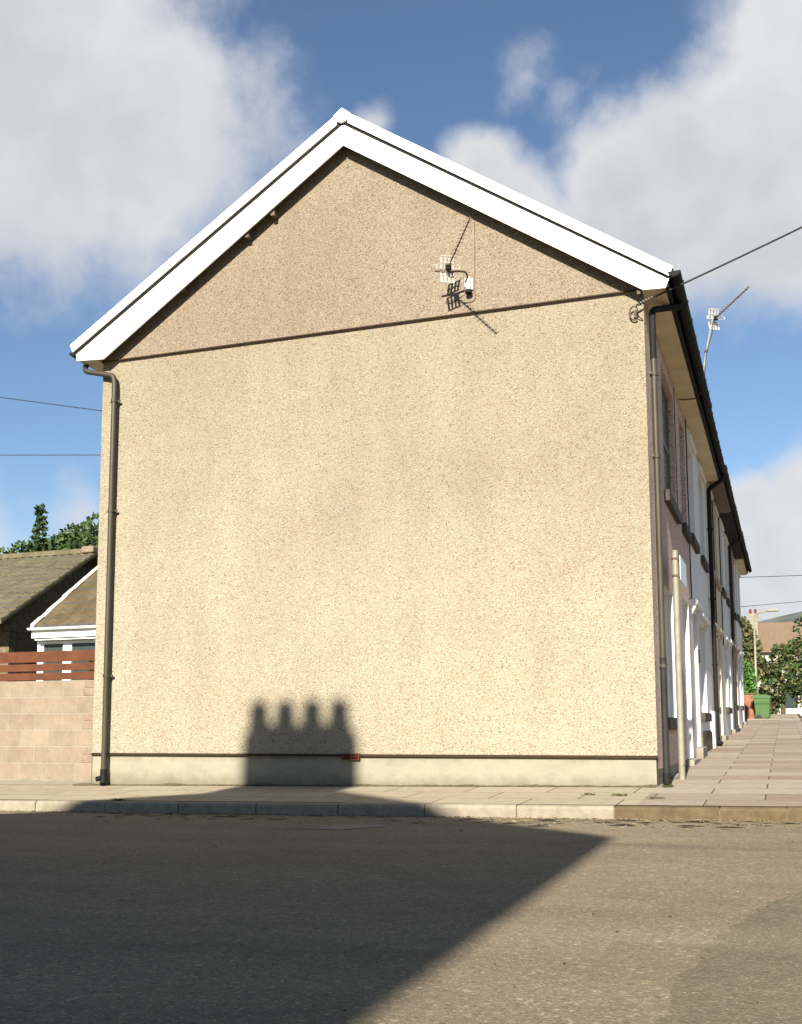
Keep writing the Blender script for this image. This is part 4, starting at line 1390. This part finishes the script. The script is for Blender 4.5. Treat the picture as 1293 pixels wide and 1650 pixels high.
for k in range(4):
    px_ = CX - .545 + .363 * k
    y_ = OY - .6
    MB().tube([(px_, y_, 9.0), (px_, y_, 9.1), (px_, y_, 9.34), (px_, y_, 9.36), (px_, y_, 9.42)], [.160, .145, .125, .142, .095], 14).build('chimney_pot', M['terracotta'], och)
oh.location.x += .075
oh.rotation_euler = (0, 0, R(1.08))
# its cable, shadow of which crosses the road
mb = MB().tube(sag_path((OX + .42, OY - .6, 5.95), (11, OY - .9, 6.3), .12, 30), .010, 6)
tag(mb.build('overhead_cable', M['cable'], smooth=True), 'black cable from the opposite house eave across the front street', 'cable')

# ------------------------------------------------------------------ small things on the ground


def weed(x, y, r, n, h):
    rnd = random.Random(int(x * 1000))
    mb = MB()
    z = gz(x, y) if y > -1.95 else gz(x, y) - KH
    for _ in range(n):
        a = rnd.uniform(0, 6.28)
        q = rnd.uniform(0, 1) ** .7
        px_, py_ = x + q * r * 1.7 * math.cos(a), y + q * r * .7 * math.sin(a)
        l = h * rnd.uniform(.4, 1)
        d = Vector((math.cos(a) * .6 + rnd.uniform(-.3, .3), math.sin(a) * .6, rnd.uniform(.5, 1.0))).normalized() * l
        s_ = Vector((-math.sin(a), math.cos(a), 0)) * l * .28
        p = Vector((px_, py_, z - .002))
        mb.add([p, p + d * .6 + s_, p + d, p + d * .6 - s_], [(0, 1, 2, 3)])
    return mb.build('weed', M['moss'])


GW = 'weeds in the pavement joints'
tag(weed(.10, .0, .035, 60, .045), 'green weed growing at the foot of the corner downpipe', 'weed', GW)
tag(weed(-5.62, -1.86, .055, 90, .03), 'yellow green moss tuft on the left stretch of kerb', 'weed', GW)
tag(weed(-.60, -.95, .04, 50, .035), 'small green weed in the paving near the right end of the plinth', 'weed', GW)
tag(weed(-.28, -1.0, .05, 60, .04), 'leafy weed in a paving joint just left of the house corner', 'weed', GW)
tag(weed(.12, -1.25, .05, 70, .03), 'moss clump in the paving joint in front of the house corner', 'weed', GW)

# dead leaves and grit lying along the gutter and scattered on the road
mb = MB()
rg = random.Random(11)
for k in range(1500):
    if k < 800:
        x = rg.uniform(-9, 2.2); y = -2.02 - abs(rg.gauss(0, .035)); s_ = rg.uniform(.006, .02)
    elif k < 1050:
        x = rg.gauss(-.1, 1.0) if rg.random() < .6 else rg.uniform(-6, 2); y = -2.1 - abs(rg.gauss(0, .45)); s_ = rg.uniform(.006, .022)
    else:
        x = rg.uniform(-5, 5); y = rg.uniform(-10, -2.2); s_ = rg.uniform(.003, .009)
    z = gz(x, y) - KH + .003
    a = rg.uniform(0, 6.28); e = rg.uniform(.35, 1)
    u = Vector((math.cos(a), math.sin(a), rg.uniform(-.1, .1))) * s_
    w_ = Vector((-math.sin(a), math.cos(a), rg.uniform(-.2, .3))) * s_ * e
    p = Vector((x, y, z + s_ * .22))
    mb.add([p - u, p - w_, p + u, p + w_, p + Vector((0, 0, s_ * .35))], [(0, 1, 4), (1, 2, 4), (2, 3, 4), (3, 0, 4)], rg.choice((0, 0, 1, 2)))
for k in range(90):
    x = rg.uniform(-4, 2.6); y = rg.uniform(-9, -2.4); s_ = rg.uniform(.004, .011)
    z = gz(x, y) - KH + .003
    a = rg.uniform(0, 6.28)
    p = Vector((x, y, z)); u = Vector((math.cos(a), math.sin(a), 0)) * s_; w_ = Vector((-math.sin(a), math.cos(a), 0)) * s_ * .6
    mb.add([p - u, p - w_, p + u, p + w_, p + Vector((0, 0, s_ * .5))], [(0, 1, 4), (1, 2, 4), (2, 3, 4), (3, 0, 4)], 1 if k % 3 else 2)
for k in range(170):
    x = rg.choice((rg.gauss(-.3, .7), rg.gauss(-4.3, .8), rg.gauss(.9, .35), rg.uniform(-6, 2))); y = -2.12 - abs(rg.gauss(.12, .3)); s_ = rg.uniform(.018, .05) * (1.7 if k % 6 == 0 else 1)
    z = gz(x, y) - KH + .0035
    n_ = 7
    ring_ = [(x + s_ * (2.0 * math.cos(6.283 * q / n_)) * rg.uniform(.6, 1.1), y + s_ * .55 * math.sin(6.283 * q / n_) * rg.uniform(.6, 1.1), z) for q in range(n_)]
    mb.add([(x, y, z + s_ * .12)] + ring_, [(0, 1 + q, 1 + (q + 1) % n_) for q in range(n_)], rg.choice((0, 1, 1)))
tag(mb.build('road_litter', [M['litter'], M['damp'], M['kerb_pale']]), 'dry leaves and grit lying along the kerb and on the road', None, None, 'stuff')

# line of dirt and moss where the plinth meets the paving
mb = MB()
rd = random.Random(21)
prev = None
for k in range(240):
    x = XL - .3 + (-XL + .28) * k / 239
    wdt = .012 + .03 * max(0, math.sin(k * .23) * math.sin(k * .071 + 1)) + rd.uniform(0, .012)
    cur = ((x, .010, gz(x, 0) + .006 + wdt * .5), (x, .012 - wdt * 1.6, gz(x, 0) + .003))
    if prev: mb.quad(prev[1], cur[1], cur[0], prev[0])
    prev = cur
tag(mb.build('moss_line', M['damp_moss']), 'dark line of dirt and moss along the foot of the plinth', None, None, 'stuff')
